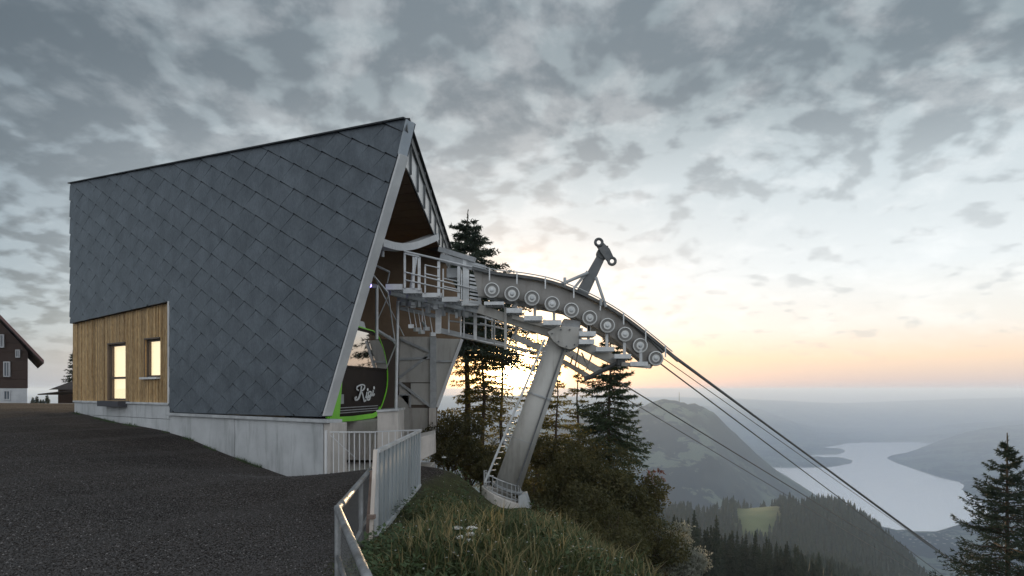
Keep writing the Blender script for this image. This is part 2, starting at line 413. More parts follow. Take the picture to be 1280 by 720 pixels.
LAKE = -600.0
lake_px = [(1048, 556), (1060, 553.5), (1100, 552), (1150, 551), (1215, 551), (1190, 556), (1150, 563), (1107, 572), (1120, 578), (1140, 585), (1170, 594), (1195, 600), (1206, 607), (1201, 612), (1212, 617), (1226, 628),
           (1240, 642), (1222, 650), (1195, 657), (1160, 668), (1125, 666), (1095, 658), (1065, 648), (1040, 635), (1010, 614), (985, 596), (960, 583), (1000, 583.5), (1040, 583), (1064, 579), (1066, 576),
           (1050, 573), (1010, 572), (1012, 568), (1050, 567), (1058, 564), (1050, 561), (1022, 560)]
lake_poly = [((px - CX) / F * (-LAKE * F / (py - HY)), -LAKE * F / (py - HY)) for px, py in lake_px]
def poly_sd(poly, x, y):
    """signed distance, negative inside"""
    x = np.asarray(x, float); y = np.asarray(y, float); d = np.full(x.shape, 1e18); ins = np.zeros(x.shape, bool); n = len(poly)
    for i in range(n):
        x0, y0 = poly[i]; x1, y1 = poly[(i + 1) % n]; ex, ey = x1 - x0, y1 - y0
        t = np.clip(((x - x0) * ex + (y - y0) * ey) / (ex * ex + ey * ey), 0, 1)
        d = np.minimum(d, (x - x0 - t * ex) ** 2 + (y - y0 - t * ey) ** 2)
        c = ((y0 > y) != (y1 > y)); ins ^= c & (x < (x1 - x0) * (y - y0) / (y1 - y0 + 1e-12) + x0)
    d = np.sqrt(d); return np.where(ins, -d, d)

def sil(tabp, px):
    a = np.array(tabp, float); return np.interp(px, a[:, 0], a[:, 1])
M1 = [(-800, 640), (300, 600), (500, 560), (640, 530), (720, 524), (790, 517), (800, 509), (822, 503), (836, 500.5), (850, 499), (864, 500.5), (876, 507), (890, 513), (905, 527), (920, 541), (935, 553), (955, 573), (975, 589), (1000, 607), (1020, 622), (1040, 636), (1070, 656), (1100, 680), (1160, 700), (1900, 720)]
M2 = [(-800, 700), (1070, 640), (1100, 571), (1120, 564), (1145, 556), (1170, 547.5), (1200, 541), (1225, 536.5), (1250, 533), (1280, 530), (1400, 520), (1900, 505)]
M3 = [(-800, 496), (300, 495), (700, 496), (950, 511), (1000, 530), (1050, 545), (1120, 543), (1180, 532), (1220, 528), (1280, 525), (1500, 515), (1900, 510)]
M4 = [(-800, 493), (600, 494), (900, 497), (1050, 504), (1150, 500), (1280, 496), (1900, 494)]
def farz(x, y):
    px = CX + F * x / y; z = np.full(x.shape, LAKE + 14.0)
    z = z + 26 * fbm(x / 500, y / 500, 3) + 14 * np.abs(fbm(x / 130, y / 130, 9))
    sd = poly_sd(lake_poly, x, y)
    land = np.clip(sd / 260, -1, 1)
    def ridge(tabp, Y0, wf, wb, amp, ns, seed):
        top = (HY - sil(tabp, px)) / F * Y0 - LAKE
        u = (y - Y0); t = np.where(u < 0, -u / wf, u / wb); fall = np.clip(1 - t, 0, 1); fall = fall ** 1.25 * (1.0 + .25 * fall * (1 - fall))
        nn = ridged(x / ns, y / ns, seed) - .55
        return LAKE + np.maximum(top, 0) * fall + amp * nn * np.clip(fall * (1 - fall) * 4, 0, 1) * np.clip(top / 300, 0, 1)
    m1 = ridge(M1, 2700.0, 1350.0, 900.0, 110, 420.0, 11)
    m2 = ridge(M2, 6300.0, 2500.0, 2500.0, 90, 700.0, 21)
    m3 = ridge(M3, 9000.0, 1900.0, 2500.0, 60, 1200.0, 31)
    m4 = ridge(M4, 12200.0, 2600.0, 1500.0, 40, 1500.0, 41)
    m1 = m1 + np.clip((m1 - LAKE) / 300, 0, 1) * (46 * fbm(x / 150, y / 210, 61, 4) + 30 * (ridged(x / 85, y / 120, 64, 4) - .6) * np.clip((m1 + 330) / 150, .25, 1))
    m2 = m2 + np.clip((m2 - LAKE) / 200, 0, 1) * 24 * fbm(x / 150, y / 150, 63)
    hill = np.maximum(np.maximum(m1, m2), np.maximum(m3, m4))
    z = np.maximum(z, hill)
    # shores: everything sinks to the lake edge
    lk = np.where(sd < 0, LAKE - 6 + .02 * np.maximum(sd, -400), LAKE + np.minimum(1, sd / 30) * 2 + .55 * sd + .0007 * sd * np.maximum(sd, 0))
    return np.minimum(z, lk)
def height(x, y):
    x = np.asarray(x, float); y = np.asarray(y, float)
    yy = np.maximum(y, 1.0)
    zn = near_f(x / 10, y / 10)
    zn = zn + .05 * fbm(x / 1.6, y / 1.6, 5) * np.clip((x + 1.9) / 1.5, .25, 1.5)
    ym = np.clip(yy, 30, 1400)
    px = np.clip(CX + F * x / yy, -520, 1820)
    zs = -(far_f(px / 300, np.log(ym)) - HY) / F * yy
    zs = zs + np.clip(yy / 400, 0, 1) * 14 * fbm(x / 60, y / 60, 17)
    b = np.clip((yy - 30) / 15, 0, 1); b = b * b * (3 - 2 * b)
    z = zn * (1 - b) + zs * b
    zf = farz(x, yy)
    z = np.where(yy > 900, np.maximum(np.where(yy > 1400, -1e5, z), zf), np.maximum(z, np.where(yy > 45, zf, -1e5)))
    return z
def ground_z(x, y): return float(height(np.array([x]), np.array([y]))[0])

fence_line = [(-1.10, 3.0), (-1.45, 5.0), (-1.72, 6.0), (-1.82, 8.3), (-1.96, 13.2), (-1.5, 14.6), (-1.25, 19)]   # gravel left of it, bank right
def gravel_mask(x, y):
    a = np.array(fence_line); fx = np.interp(y, a[:, 1], a[:, 0])
    return np.clip((fx - x) / .25 + .3 + 1.2 * fbm(x / .5, y / .5, 55), 0, 1) * (y < 60)

def ground():
    verts = []; faces = []; cols = []
    xs = np.concatenate([np.linspace(-66, -17, 44)[:-1], np.linspace(-17, 12, 150)[:-1], np.linspace(12, 66, 44)])
    ys = np.concatenate([np.linspace(-14, 22, 150)[:-1], np.linspace(22, 46, 50)])
    X, Y = np.meshgrid(xs, ys); Z = height(X, Y)
    def add(X, Y, Z):
        b = sum(len(v) for v in verts); r, c = X.shape
        verts.append(np.stack([X.ravel(), Y.ravel(), Z.ravel()], 1))
        i = np.arange((r - 1) * (c - 1)); ri, ci = i // (c - 1), i % (c - 1); a = b + ri * c + ci
        faces.append(np.stack([a, a + 1, a + c + 1, a + c], 1))
    add(X, Y, Z)
    px = np.linspace(-520, 1820, 520); lY = np.exp(np.linspace(math.log(45.6), math.log(13200), 560))
    A, B = np.meshgrid(px, lY); X2 = (A - CX) / F * B; Z2 = height(X2, B); Z2[0] -= .1
    add(X2, B, Z2)
    V = np.concatenate(verts); Fc = np.concatenate(faces)
    me = bpy.data.meshes.new('ground'); me.vertices.add(len(V)); me.vertices.foreach_set('co', V.astype(np.float32).ravel())
    me.loops.add(Fc.size); me.loops.foreach_set('vertex_index', Fc.astype(np.int32).ravel())
    me.polygons.add(len(Fc)); me.polygons.foreach_set('loop_start', np.arange(0, Fc.size, 4, dtype=np.int32))
    me.update(calc_edges=True); me.polygons.foreach_set('use_smooth', [True] * len(Fc))
    # masks: R gravel, G forest on the spur, B far land
    x, y = V[:, 0], V[:, 1]; g = gravel_mask(x, y); yy = np.maximum(y, 1); pxx = CX + F * x / yy
    forest = np.where((y > 45) & (y < 1150), 1.0, 0.0) * (1 - meadow(pxx, yy))
    far = np.clip((y - 1150) / 60, 0, 1)
    ca = me.color_attributes.new('zones', 'FLOAT_COLOR', 'POINT')
    ca.data.foreach_set('color', np.stack([g, forest, far, np.ones_like(g)], 1).astype(np.float32).ravel())
    m = bpy.data.materials.new('ground'); m.use_nodes = True; T = NT(m.node_tree); b = T.n['Principled BSDF']
    pos = T.node('ShaderNodeTexCoord').outputs['Object']
    at = T.node('ShaderNodeVertexColor', layer_name='zones'); sp = T.node('ShaderNodeSeparateColor'); T.link(at.outputs[0], sp.inputs[0])
    vor = T.node('ShaderNodeTexVoronoi'); T.put(vor.inputs['Vector'], pos); vor.inputs['Scale'].default_value = 56; vor.inputs['Randomness'].default_value = 1
    stone = T.node('ShaderNodeSeparateColor'); T.link(vor.outputs['Color'], stone.inputs[0])
    grav = T.ramp(stone.outputs[0], [(0, (.012, .009, .007)), (.5, (.034, .026, .022)), (.86, (.075, .059, .050)), (1, (.22, .20, .19))])
    grav = T.mix(T.maprange(T.noise(pos, .35, 5, .6), .4, .62), grav, T.mix(1.0, grav, (.62, .60, .60), 'MULTIPLY'))
    trk = T.node('ShaderNodeTexWave'); trk.inputs['Scale'].default_value = .16; trk.inputs['Distortion'].default_value = 3.0; trk.inputs['Detail'].default_value = 2; trk.inputs['Detail Scale'].default_value = .6
    T.put(trk.inputs['Vector'], T.mapping(pos, (1, .35, 1), rot=(0, 0, .5)))
    grav = T.mix(T.math('MULTIPLY', T.maprange(trk.outputs['Fac'], .8, .98), .30), grav, (.085, .077, .072))
    grav = T.mix(T.math('MULTIPLY', T.maprange(T.noise(pos, 1.1, 6, .7), .55, .7), .45), grav, (.035, .032, .03))
    soil = T.ramp(T.noise(pos, 6, 6, .65), [(.3, (.035, .03, .018)), (.55, (.06, .065, .025)), (.75, (.10, .095, .045))])
    duff = T.ramp(T.noise(pos, .06, 5, .6), [(.3, (.02, .03, .02)), (.7, (.045, .055, .03))])
    mead = T.ramp(T.noise(pos, .02, 5, .6), [(.3, (.13, .16, .07)), (.7, (.20, .22, .11))])
    # far land: woods, meadows, bare bands
    w1 = T.noise(pos, .0042, 7, .62); w2 = T.noise(pos, .02, 5, .6)
    land = T.mix(T.maprange(T.math('ADD', w1, T.math('MULTIPLY', T.math('SUBTRACT', w2, .5), .55)), .485, .515), (.10, .125, .095), (.010, .018, .022))
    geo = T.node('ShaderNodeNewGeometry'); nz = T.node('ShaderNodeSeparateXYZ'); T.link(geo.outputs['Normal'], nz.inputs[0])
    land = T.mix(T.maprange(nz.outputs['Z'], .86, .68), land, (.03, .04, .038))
    vt = T.node('ShaderNodeTexVoronoi'); T.put(vt.inputs['Vector'], pos); vt.inputs['Scale'].default_value = .045
    town = T.math('MULTIPLY', T.maprange(T.noise(pos, .0030, 3, .5), .47, .56), T.maprange(vt.outputs['Distance'], .30, .16))
    sp2 = T.node('ShaderNodeSeparateXYZ'); T.link(pos, sp2.inputs[0])
    town = T.math('MULTIPLY', town, T.maprange(sp2.outputs['Z'], -480, -560))
    land = T.mix(town, land, (.5, .48, .45))
    c = T.mix(sp.outputs[0], soil, grav)
    far1 = T.maprange(sp2.outputs['Y'], 44, 52)
    far1 = T.math('MULTIPLY', far1, T.math('SUBTRACT', 1.0, sp.outputs[0]))
    c = T.mix(far1, c, T.mix(sp.outputs[1], mead, duff)); c = T.mix(sp.outputs[2], c, land)
    T.put(b.inputs['Base Color'], c); b.inputs['Roughness'].default_value = .95; b.inputs['Specular IOR Level'].default_value = .25
    bp = T.node('ShaderNodeBump'); bp.inputs['Strength'].default_value = .9; bp.inputs['Distance'].default_value = .02
    T.put(bp.inputs['Height'], T.math('ADD', T.math('MULTIPLY', vor.outputs['Distance'], -1.0), T.noise(pos, 14, 4, .6))); T.link(bp.outputs[0], b.inputs['Normal'])
    o = link('ground', me, m); tag(o, kind='structure'); return o

def meadow(px, y):
    py = HY - (height((px - CX) / F * y, y) * F / y) if False else None
    a = np.exp(-(((px - 946) / 27) ** 2 + ((y - 760) / 130) ** 2) ** 2)
    b = np.exp(-(((px - 880) / 24) ** 2 + ((y - 840) / 90) ** 2) ** 2)
    c = np.exp(-(((px - 1000) / 16) ** 2 + ((y - 850) / 60) ** 2) ** 2)
    return np.clip(a + b + c, 0, 1)
ground()

# lake
def lake():
    mb = MB(); mb.face([(-9000, 1500, LAKE), (9000, 1500, LAKE), (14000, 13000, LAKE), (-14000, 13000, LAKE)])
    m = bpy.data.materials.new('lake_water'); m.use_nodes = True; T = NT(m.node_tree); b = T.n['Principled BSDF']
    pos = T.node('ShaderNodeTexCoord').outputs['Object']
    b.inputs['Base Color'].default_value = (.86, .86, .88, 1); b.inputs['Metallic'].default_value = .85; b.inputs['Roughness'].default_value = .12; b.inputs['Specular IOR Level'].default_value = 1.0
    bp = T.node('ShaderNodeBump'); bp.inputs['Strength'].default_value = .12; bp.inputs['Distance'].default_value = 2
    T.put(bp.inputs['Height'], T.noise(T.mapping(pos, (1, .4, 1)), .01, 4, .6)); T.link(bp.outputs[0], b.inputs['Normal'])
    tag(obj('lake', mb, m), kind='structure')
lake()

# haze: one closed box round everything
def haze():
    mb = MB(); mb.box((0, 6650, (-640 + 15) / 2), (48000, 13700, 655))
    m = bpy.data.materials.new('haze'); m.use_nodes = True; T = NT(m.node_tree); T.n.remove(T.n['Principled BSDF'])
    v = T.node('ShaderNodeVolumePrincipled'); v.inputs['Color'].default_value = (.66, .80, 1.0, 1)
    v.inputs['Density'].default_value = .00018; v.inputs['Anisotropy'].default_value = .12
    T.link(v.outputs[0], T.n['Material Output'].inputs['Volume'])
    tag(obj('haze', mb, m), kind='stuff')
haze()

# ------------------------------------------------------------------ the station building
# wall frame: origin below column 412, s runs right along the wall, n points out to the camera
Wa, Wb = P(88, HY, wd(88)), P(508, HY, wd(508))
U = (Wb - Wa).normalized(); N = Vector((U.y, -U.x, 0)); N = N if N.y < 0 else -N
def on_wall(px, py, off=0.0):
    """point of the photo on the wall plane moved out by off metres"""
    ray = Vector(((px - CX) / F, 1, (HY - py) / F)); base = Wa + N * off
    t = base.dot(N) / ray.dot(N); return ray * t
def to_sh(p): q = p - Wa; return (q.dot(U), q.z)
def from_sh(s, h, off=0.0): return Wa + U * s + N * off + Vector((0, 0, h))
def SH(px, py, off=0.0): return to_sh(on_wall(px, py, off))

station_base = Vector((-9, 20, -2.4))
ST = thing('cable_car_station', 'angular cable car station with grey slate tiled wall, larch corner and open gable', 'station', station_base)

def clip(poly, a, b, c):
    """keep a*s+b*h+c >= 0"""
    out = []
    for i in range(len(poly)):
        p, q = poly[i], poly[(i + 1) % len(poly)]; fp = a * p[0] + b * p[1] + c; fq = a * q[0] + b * q[1] + c
        if fp >= 0: out.append(p)
        if (fp >= 0) != (fq >= 0):
            t = fp / (fp - fq); out.append((p[0] + (q[0] - p[0]) * t, p[1] + (q[1] - p[1]) * t))
    return out
def halfplane(p, q):   # inside is to the left of p->q
    return (-(q[1] - p[1]), (q[0] - p[0]), (q[1] - p[1]) * p[0] - (q[0] - p[0]) * p[1])
A_ = SH(88, 230); B_ = SH(508, 149.5); Cn = SH(498, 192); D_ = SH(402.5, 521); E_ = SH(212, 516.5); Fn = SH(212, 376.5); G_ = SH(91, 404)
A0 = (A_[0], A_[1]); G0 = (A_[0], G_[1])
outer = [A0, (A_[0], E_[1] - .0), D_, Cn, B_]         # counter-clockwise
D_ = (D_[0], D_[1]); outer[1] = (A_[0], E_[1])
def area(p): return abs(sum(p[i][0] * p[(i + 1) % len(p)][1] - p[(i + 1) % len(p)][0] * p[i][1] for i in range(len(p)))) / 2
ccw = sum(outer[i][0] * outer[(i + 1) % 5][1] - outer[(i + 1) % 5][0] * outer[i][1] for i in range(5)) > 0
if not ccw: outer = outer[::-1]

# slate backing slab, three convex pieces
WT = .30
mbk = MB()
for poly in ([A0, G0, Fn, (Fn[0], B_[1] + (A_[1] - B_[1]) * (1 - (Fn[0] - A_[0]) / (B_[0] - A_[0])))],
             [(Fn[0], B_[1] + (A_[1] - B_[1]) * (1 - (Fn[0] - A_[0]) / (B_[0] - A_[0]))), Fn, E_, D_, Cn, B_]):
    mbk.prism([from_sh(s, h, -.004) for s, h in poly], -N * WT)
obj('wall_core', mbk, M_slateedge, ST)

# tiles
def tiles():
    w = .58; Hh = .668; sk = .055
    d = from_sh; shared = {}
    cnt = []
    s0, hh0 = SH(402.6, 451.6)
    a = np.array([w, -Hh / 2 + sk * w * 1.0]); bv = np.array([0, -Hh])
    c = a - bv  # up-right
    for i in range(-45, 20):
        for j in range(-45, 45):
            T0 = np.array([s0, hh0]) + i * a + j * bv
            quad = [T0, T0 + bv - a, T0 + bv, T0 + a]      # top, left, bottom, right
            cen = (quad[0] + quad[2]) / 2
            if cen[0] < A_[0] - 1 or cen[0] > B_[0] + 1 or cen[1] > A_[1] + 1 or cen[1] < E_[1] - 1: continue
            # overlap: lower-left edge reaches 3 cm over the row below; slight turn gives the stepped joint
            dn = (bv - c) ; dl = np.array([-.5, -.86]) * .035
            g = np.array([.5, .86]); e = np.array([.007, -.004])
            q = [quad[0] + e, quad[1] + g * .040 + e, quad[2] + g * .012 - e, quad[3] - e]
            poly = [tuple(v) for v in q]
            for k in range(5):
                poly = clip(poly, *halfplane(outer[k], outer[(k + 1) % 5]))
                if len(poly) < 3: break
            if len(poly) < 3: continue
            pieces = []
            up = clip(poly, *halfplane(G0, Fn))             # above the larch corner
            if len(up) >= 3 and area(up) > .004: pieces.append(up)
            dnp = clip(poly, *halfplane(Fn, G0))
            if len(dnp) >= 3:
                dnp = clip(dnp, 1, 0, -(Fn[0] + .05))
                if len(dnp) >= 3 and area(dnp) > .004: pieces.append(dnp)
            if pieces: cnt.append((i, j, pieces, T0, sum(area(p) for p in pieces) * (1 + cen[0] / 30)))
    cnt.sort(key=lambda t: -t[4])
    nx = Vector((c[0], 0, c[1]))
    rest = MB()
    for k, (i, j, pieces, T0, _) in enumerate(cnt):
        mb = MB() if k < 298 else rest
        jit = rnd.uniform(-.002, .003); r1 = rnd.uniform(-.002, .002)
        # offset grows towards the lower left edge
        cdir = np.array([c[1], c[0]]); perp = np.array([.5, .86]); perp /= np.linalg.norm(perp)
        for poly in pieces:
            top = []
            for s, h in poly:
                t = ((s - T0[0]) * perp[0] + (h - T0[1]) * perp[1])      # 0 near top-right edge, negative to lower-left
                off = .012 + .030 * min(1, max(0, -t / .62)) + jit + r1 * (s - T0[0])
                top.append(from_sh(s, h, off))
            b = len(mb.v); n = len(poly); mb.v.extend([tuple(p) for p in top]); mb.v.extend([tuple(from_sh(s, h, .0)) for s, h in poly])
            mb.f.append(tuple(range(b, b + n)))
            for q in range(n):
                r = (q + 1) % n; mb.f.append((b + r, b + q, b + n + q, b + n + r))
        if k < 298: obj('slate_tile', mb, M_slate, ST)
    if rest.v: tag(obj('slate_tile', rest, M_slate, ST), kind='stuff')
    print('TILES', len(cnt))
tiles()

# roof, soffit, fascia
Ap, Bp = from_sh(A0[0], A0[1]), from_sh(*B_)
Cp = P(562, 310.5, 23.0)
Dp = Ap + (Cp - Bp)
mb = MB(); mb.prism([Ap + Vector((0, 0, -.02)) - N * .03, Bp + Vector((0, 0, -.02)) - N * .03, Cp + Vector((0, .0, -.02)), Dp + Vector((0, 0, -.02))], (0, 0, -.22)); obj('roof', mb, M_dark, ST)
mb = MB(); mb.bar(Ap + Vector((0, 0, .015)) + N * .03, Bp + Vector((0, 0, .015)) + N * .03, .14, .035); mb.bar(Bp + Vector((.02, 0, .02)), Cp + Vector((.02, 0, .02)), .12, .04); obj('roof_edge', mb, M_slateedge, ST)
obj('fascia_panel', MB().prism([from_sh(B_[0] + .004, B_[1], .03), from_sh(Cn[0] + .004, Cn[1], .03), from_sh(Cn[0] + .004, Cn[1], -WT + .04), from_sh(B_[0] + .004, B_[1], -WT + .04)], U * .02), M_zinc, ST)
# fascia of upright zinc panels with standing seams
def lerp(a, b, t): return a + (b - a) * t
up0, up1 = Bp, Cp
lo0 = on_wall(501.5, 191); lo1 = P(566, 349, 25.0)
def at_px(a, b, px):
    # parameter where segment a-b crosses photo column px
    lo, hi = 0.0, 1.0
    for _ in range(40):
        m = (lo + hi) / 2; p = a + (b - a) * m
        if CX + F * p.x / p.y < px: lo = m
        else: hi = m
    return lo
seams = [508.3, 512.8, 521.7, 530, 537.5, 543.9, 548.6, 552.8, 556.4, 559.5, 562]
dirF = (up1 - up0).normalized(); outF = Vector((dirF.y, -dirF.x, 0)).normalized()
ts = [at_px(up0, up1, s) for s in seams]; ts[0] = 0; ts[-1] = 1
def lowpt(p):
    px_ = CX + F * p.x / p.y
    if px_ < 508.6: return on_wall(499, 193)
    return lerp(lo0, lo1, at_px(lo0, lo1, px_))
def lowpt_old(p):
    # straight below p on the fascia's lower edge
    q0, q1 = lo0, lo1; t = (p.y - q0.y) / (q1.y - q0.y); t = min(1, max(0, t)); z = lerp(q0, q1, t).z
    return Vector((p.x, p.y, z))
for a, b in zip(ts[:-1], ts[1:]):
    g = .004; p0, p1 = lerp(up0, up1, a + g * .2), lerp(up0, up1, b - g * .2); q0, q1 = lowpt(p0), lowpt(p1)
    pan = obj('fascia_panel', MB().prism([q0, q1, p1, p0], -outF * .03), M_zinc, ST)
    s = MB(); s.bar(q1 + outF * .02, p1 + outF * .02, .03, .045, outF); obj('seam', s, M_steel, pan)
# soffit of brown planks just under the roof, seen through the gable
sA = on_wall(503, 203, -WT) ; sB = P(549.5, 312, 22.8); sC = sB + Vector((-9, 5, .9)); sD = sA + Vector((-9.5, 7, 1.2))
nP = 12
for k in range(nP):
    a, b = k / nP + .002, (k + 1) / nP - .002
    q = [lerp(sA, sB, a), lerp(sA, sB, b), lerp(sD, sC, b), lerp(sD, sC, a)]
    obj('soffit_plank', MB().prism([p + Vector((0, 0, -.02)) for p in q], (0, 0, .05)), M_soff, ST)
# white slanted return along the slate edge
e0, e1 = on_wall(498, 192.5, .03), on_wall(402.5, 520, .03)
f0, f1 = e0 + U * .07, e1 + U * .07
mb = MB(); mb.prism([e0, e1, f1, f0], -N * (WT - .03)); obj('edge_trim', mb, M_white, ST, bevel=.01)

# larch corner: recessed wall of boards, window, tall window
REC = -.16
wl, wr = SH(91.5, 404, REC)[0], SH(211, 404, REC)[0]
wb = SH(150, 502.5, REC)[1]; wt = max(G0[1], Fn[1]) + .12
core = MB(); 
openings = []   # (s0,s1,h0,h1) boards leave them free
def box_sh(mb, s0, s1, h0, h1, o0, o1):
    mb.prism([from_sh(s0, h0, o0), from_sh(s1, h0, o0), from_sh(s1, h1, o0), from_sh(s0, h1, o0)], N * (o1 - o0)); return mb
d0, d1 = SH(136, 465, REC)[0], SH(157, 465, REC)[0]; dh0, dh1 = SH(146, 500.5, REC)[1], SH(146, 430, REC)[1]
v0, v1 = SH(182, 450, REC)[0], SH(200.5, 450, REC)[0]; vh0, vh1 = SH(190, 471.5, REC)[1], SH(190, 424, REC)[1]
openings = [(d0, d1, dh0, dh1), (v0, v1, vh0, vh1)]
nb = 34
edges = [wl]
while edges[-1] < wr - .16: edges.append(edges[-1] + rnd.uniform(.085, .15))
edges.append(wr)
for a, b in zip(edges[:-1], edges[1:]):
    segs = [(wb, wt)]
    for (o0, o1, q0, q1) in openings:
        if a < o1 - .02 and b > o0 + .02:
            if a < o0: a2 = a
            segs = [(wb, q0), (q1, wt)]
    th = rnd.choice((.0, .006, .012, .018))
    for (q0, q1) in segs:
        if q1 - q0 > .01: obj('larch_board', box_sh(MB(), a + .006, b - .006, q0, q1, REC - .03, REC + .01 + th), M_wood1, ST)
# backing behind the boards, in four blocks round each opening
mb = MB(); ss = [wl, d0 + .02, d1 - .02, v0 + .02, v1 - .02, wr]
for k in range(5):
    if k in (0, 2, 4): box_sh(mb, ss[k], ss[k + 1], wb, wt, REC - .22, REC - .031)
box_sh(mb, d0 + .02, d1 - .02, dh1, wt, REC - .22, REC - .031); box_sh(mb, v0 + .02, v1 - .02, vh1, wt, REC - .22, REC - .031)
box_sh(mb, d0 + .02, d1 - .02, wb, dh0, REC - .22, REC - .031); box_sh(mb, v0 + .02, v1 - .02, wb, vh0, REC - .22, REC - .031)
obj('timber_backing', mb, M_brown, ST)
for (sx) in (157.5, 114):   # light cover strips between board fields
    s = SH(sx + 1.5, 450, REC)[0]
    if not (sx == 157.5): pass
    obj('cover_strip', box_sh(MB(), s + .02, s + .075, wb, wt, REC + .012, REC + .045), M_wood1, ST)
obj('corner_trim', box_sh(MB(), SH(210.6, 450)[0], SH(212.3, 450)[0], wb, Fn[1], REC - .05, .035), M_white, ST)
# windows
def window(s0, s1, h0, h1, name, bars, label):
    fr = MB(); f = .07; o0, o1 = REC - .16, REC - .08
    box_sh(fr, s0, s1, h0, h0 + f, o0, o1); box_sh(fr, s0, s1, h1 - f, h1, o0, o1)
    box_sh(fr, s0, s0 + f, h0 + f, h1 - f, o0, o1); box_sh(fr, s1 - f, s1, h0 + f, h1 - f, o0, o1)
    for b in bars: box_sh(fr, s0 + f, s1 - f, b - .04, b + .04, o0, o1)
    w = obj(name, fr, M_brown, ST); w['label'] = label
    obj('pane', box_sh(MB(), s0 + f, s1 - f, h0 + f, h1 - f, o0 + .03, o0 + .045), M_glass, w)
    rv = MB(); box_sh(rv, s0 - .03, s0, h0, h1, REC - .16, REC + .035); box_sh(rv, s0 - .03, s1 + .03, h1, h1 + .05, REC - .16, REC + .05); obj('reveal', rv, M_brown, w)
    return w
w1 = window(d0, d1, dh0, dh1, 'tall_window', [lerp(dh0, dh1, .40)], 'tall two-pane window')
w2 = window(v0, v1, vh0, vh1, 'small_window', [], 'small lit window over a white sill')
obj('sill', box_sh(MB(), v0 - .12, v1 + .02, vh0 - .07, vh0 - .0, REC - .1, REC + .16), M_white, w2)
pl_ = obj('planter', box_sh(MB(), SH(131, 500)[0], SH(157, 500)[0], SH(144, 508)[1], SH(144, 501)[1], REC + .03, REC + .42), M_flowerb, ST)
# behind the glass: back wall and blind glow themselves for room light; plain floor
rm = MB(); box_sh(rm, wl + .3, wr - .2, wb - .1, wt - .4, -2.6, -2.5); obj('glowing_room_wall', rm, M_litwin, ST)
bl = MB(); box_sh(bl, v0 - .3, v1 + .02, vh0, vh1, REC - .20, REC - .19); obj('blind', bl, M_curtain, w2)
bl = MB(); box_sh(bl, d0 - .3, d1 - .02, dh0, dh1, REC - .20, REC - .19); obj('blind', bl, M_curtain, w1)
obj('room_floor', box_sh(MB(), wl, wr, wb - .12, wb - .02, -2.6, REC - .23), M_brown, ST)

# concrete plinths
gz = -3.6
zt1 = SH(150, 501.5)[1]
def plinth(pxa, pxb, pyt, off, name='concrete_panel', m=M_conc, gap=.006, dep=.5, zb=gz):
    s0, s1 = SH(pxa, HY, off)[0] + gap, SH(pxb, HY, off)[0] - gap; ht = SH((pxa + pxb) / 2, pyt, off)[1]
    return obj(name, box_sh(MB(), s0, s1, zb, ht, off - dep, off), m, ST, bevel=.008)
htA = SH(150, 504.5, -.05)[1]; htB = SH(300, 523.5, .05)[1]
sa, sb = SH(93, HY, -.05)[0], SH(212, HY, -.05)[0]
obj('concrete_panel', box_sh(MB(), sa, sb, SH(212, 524, -.05)[1], htA, -.55, -.05), M_conc, ST, bevel=.008)
obj('concrete_panel', box_sh(MB(), sa + .01, sb, gz, SH(212, 524, -.05)[1] - .012, -.55, -.06), M_conc, ST, bevel=.008)
obj('coping', box_sh(MB(), sa - .03, sb, htA, htA + .07, -.45, -.0), M_coping, ST, bevel=.006)
for a, b in ((212.2, 292.7), (293.0, 403.6)):
    s0, s1 = SH(a, HY, .05)[0] + .005, SH(b, HY, .05)[0] - .005
    obj('concrete_panel', box_sh(MB(), s0, s1, gz, htB, -.5, .05), M_conc, ST, bevel=.008)
s0, s1 = SH(404, HY, .05)[0], SH(412, HY, .05)[0]
obj('concrete_post', box_sh(MB(), s0, s1, gz, htB + .0, -.5, .03), M_conc2, ST, bevel=.008)
obj('coping', box_sh(MB(), SH(212, HY)[0], SH(414, HY)[0], htB, htB + .085, -.35, .12), M_coping, ST, bevel=.006)
# side and back walls of the big volume
mb = MB(); mb.prism([Ap - N * .31 - Vector((0, 0, .25)), Dp - Vector((0, 0, .25)), Vector((Dp.x, Dp.y, gz)), Vector((Ap.x, Ap.y, gz)) - N * .31], U * .25); obj('end_wall', mb, M_dark, ST)
mb = MB(); mb.prism([Dp - Vector((0, 0, .26)) + U * .26, Cp - Vector((0, 0, .3)) - U * 2.2, Vector((Cp.x, Cp.y, gz)) - U * 2.2, Vector((Dp.x, Dp.y, gz)) + U * .26], Vector((.1, -.2, 0))); obj('back_wall', mb, M_dark, ST)

# far side wall of the gable: brown lining above, grey cladding below
DW = 22.9
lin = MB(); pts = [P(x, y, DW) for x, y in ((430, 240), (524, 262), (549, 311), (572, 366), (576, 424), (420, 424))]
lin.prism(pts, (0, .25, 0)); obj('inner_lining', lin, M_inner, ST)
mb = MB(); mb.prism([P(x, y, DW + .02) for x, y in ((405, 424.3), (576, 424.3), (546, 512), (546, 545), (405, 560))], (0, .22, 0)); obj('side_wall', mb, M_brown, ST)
def panel(pts, m=M_panel, dd=-.05): obj('cladding_panel', MB().prism([P(x, y, DW) for x, y in pts], (0, dd, 0)), m, ST, bevel=.01)
panel([(499, 421), (538, 421), (538, 448), (499, 448)]); panel([(545, 423), (575, 424), (565.5, 450.5), (545, 450.5)])
panel([(499, 449), (538, 449), (538, 478), (499, 478)]); panel([(545, 452.5), (564.8, 452.5), (547, 507), (545, 507)])
panel([(499, 479), (512, 492), (512, 509), (499, 493)]); panel([(513.5, 479), (538, 479), (538, 506), (513.5, 506)])
panel([(497, 494), (511, 494), (511, 510), (535, 510), (535, 546), (497, 546)], M_panel)
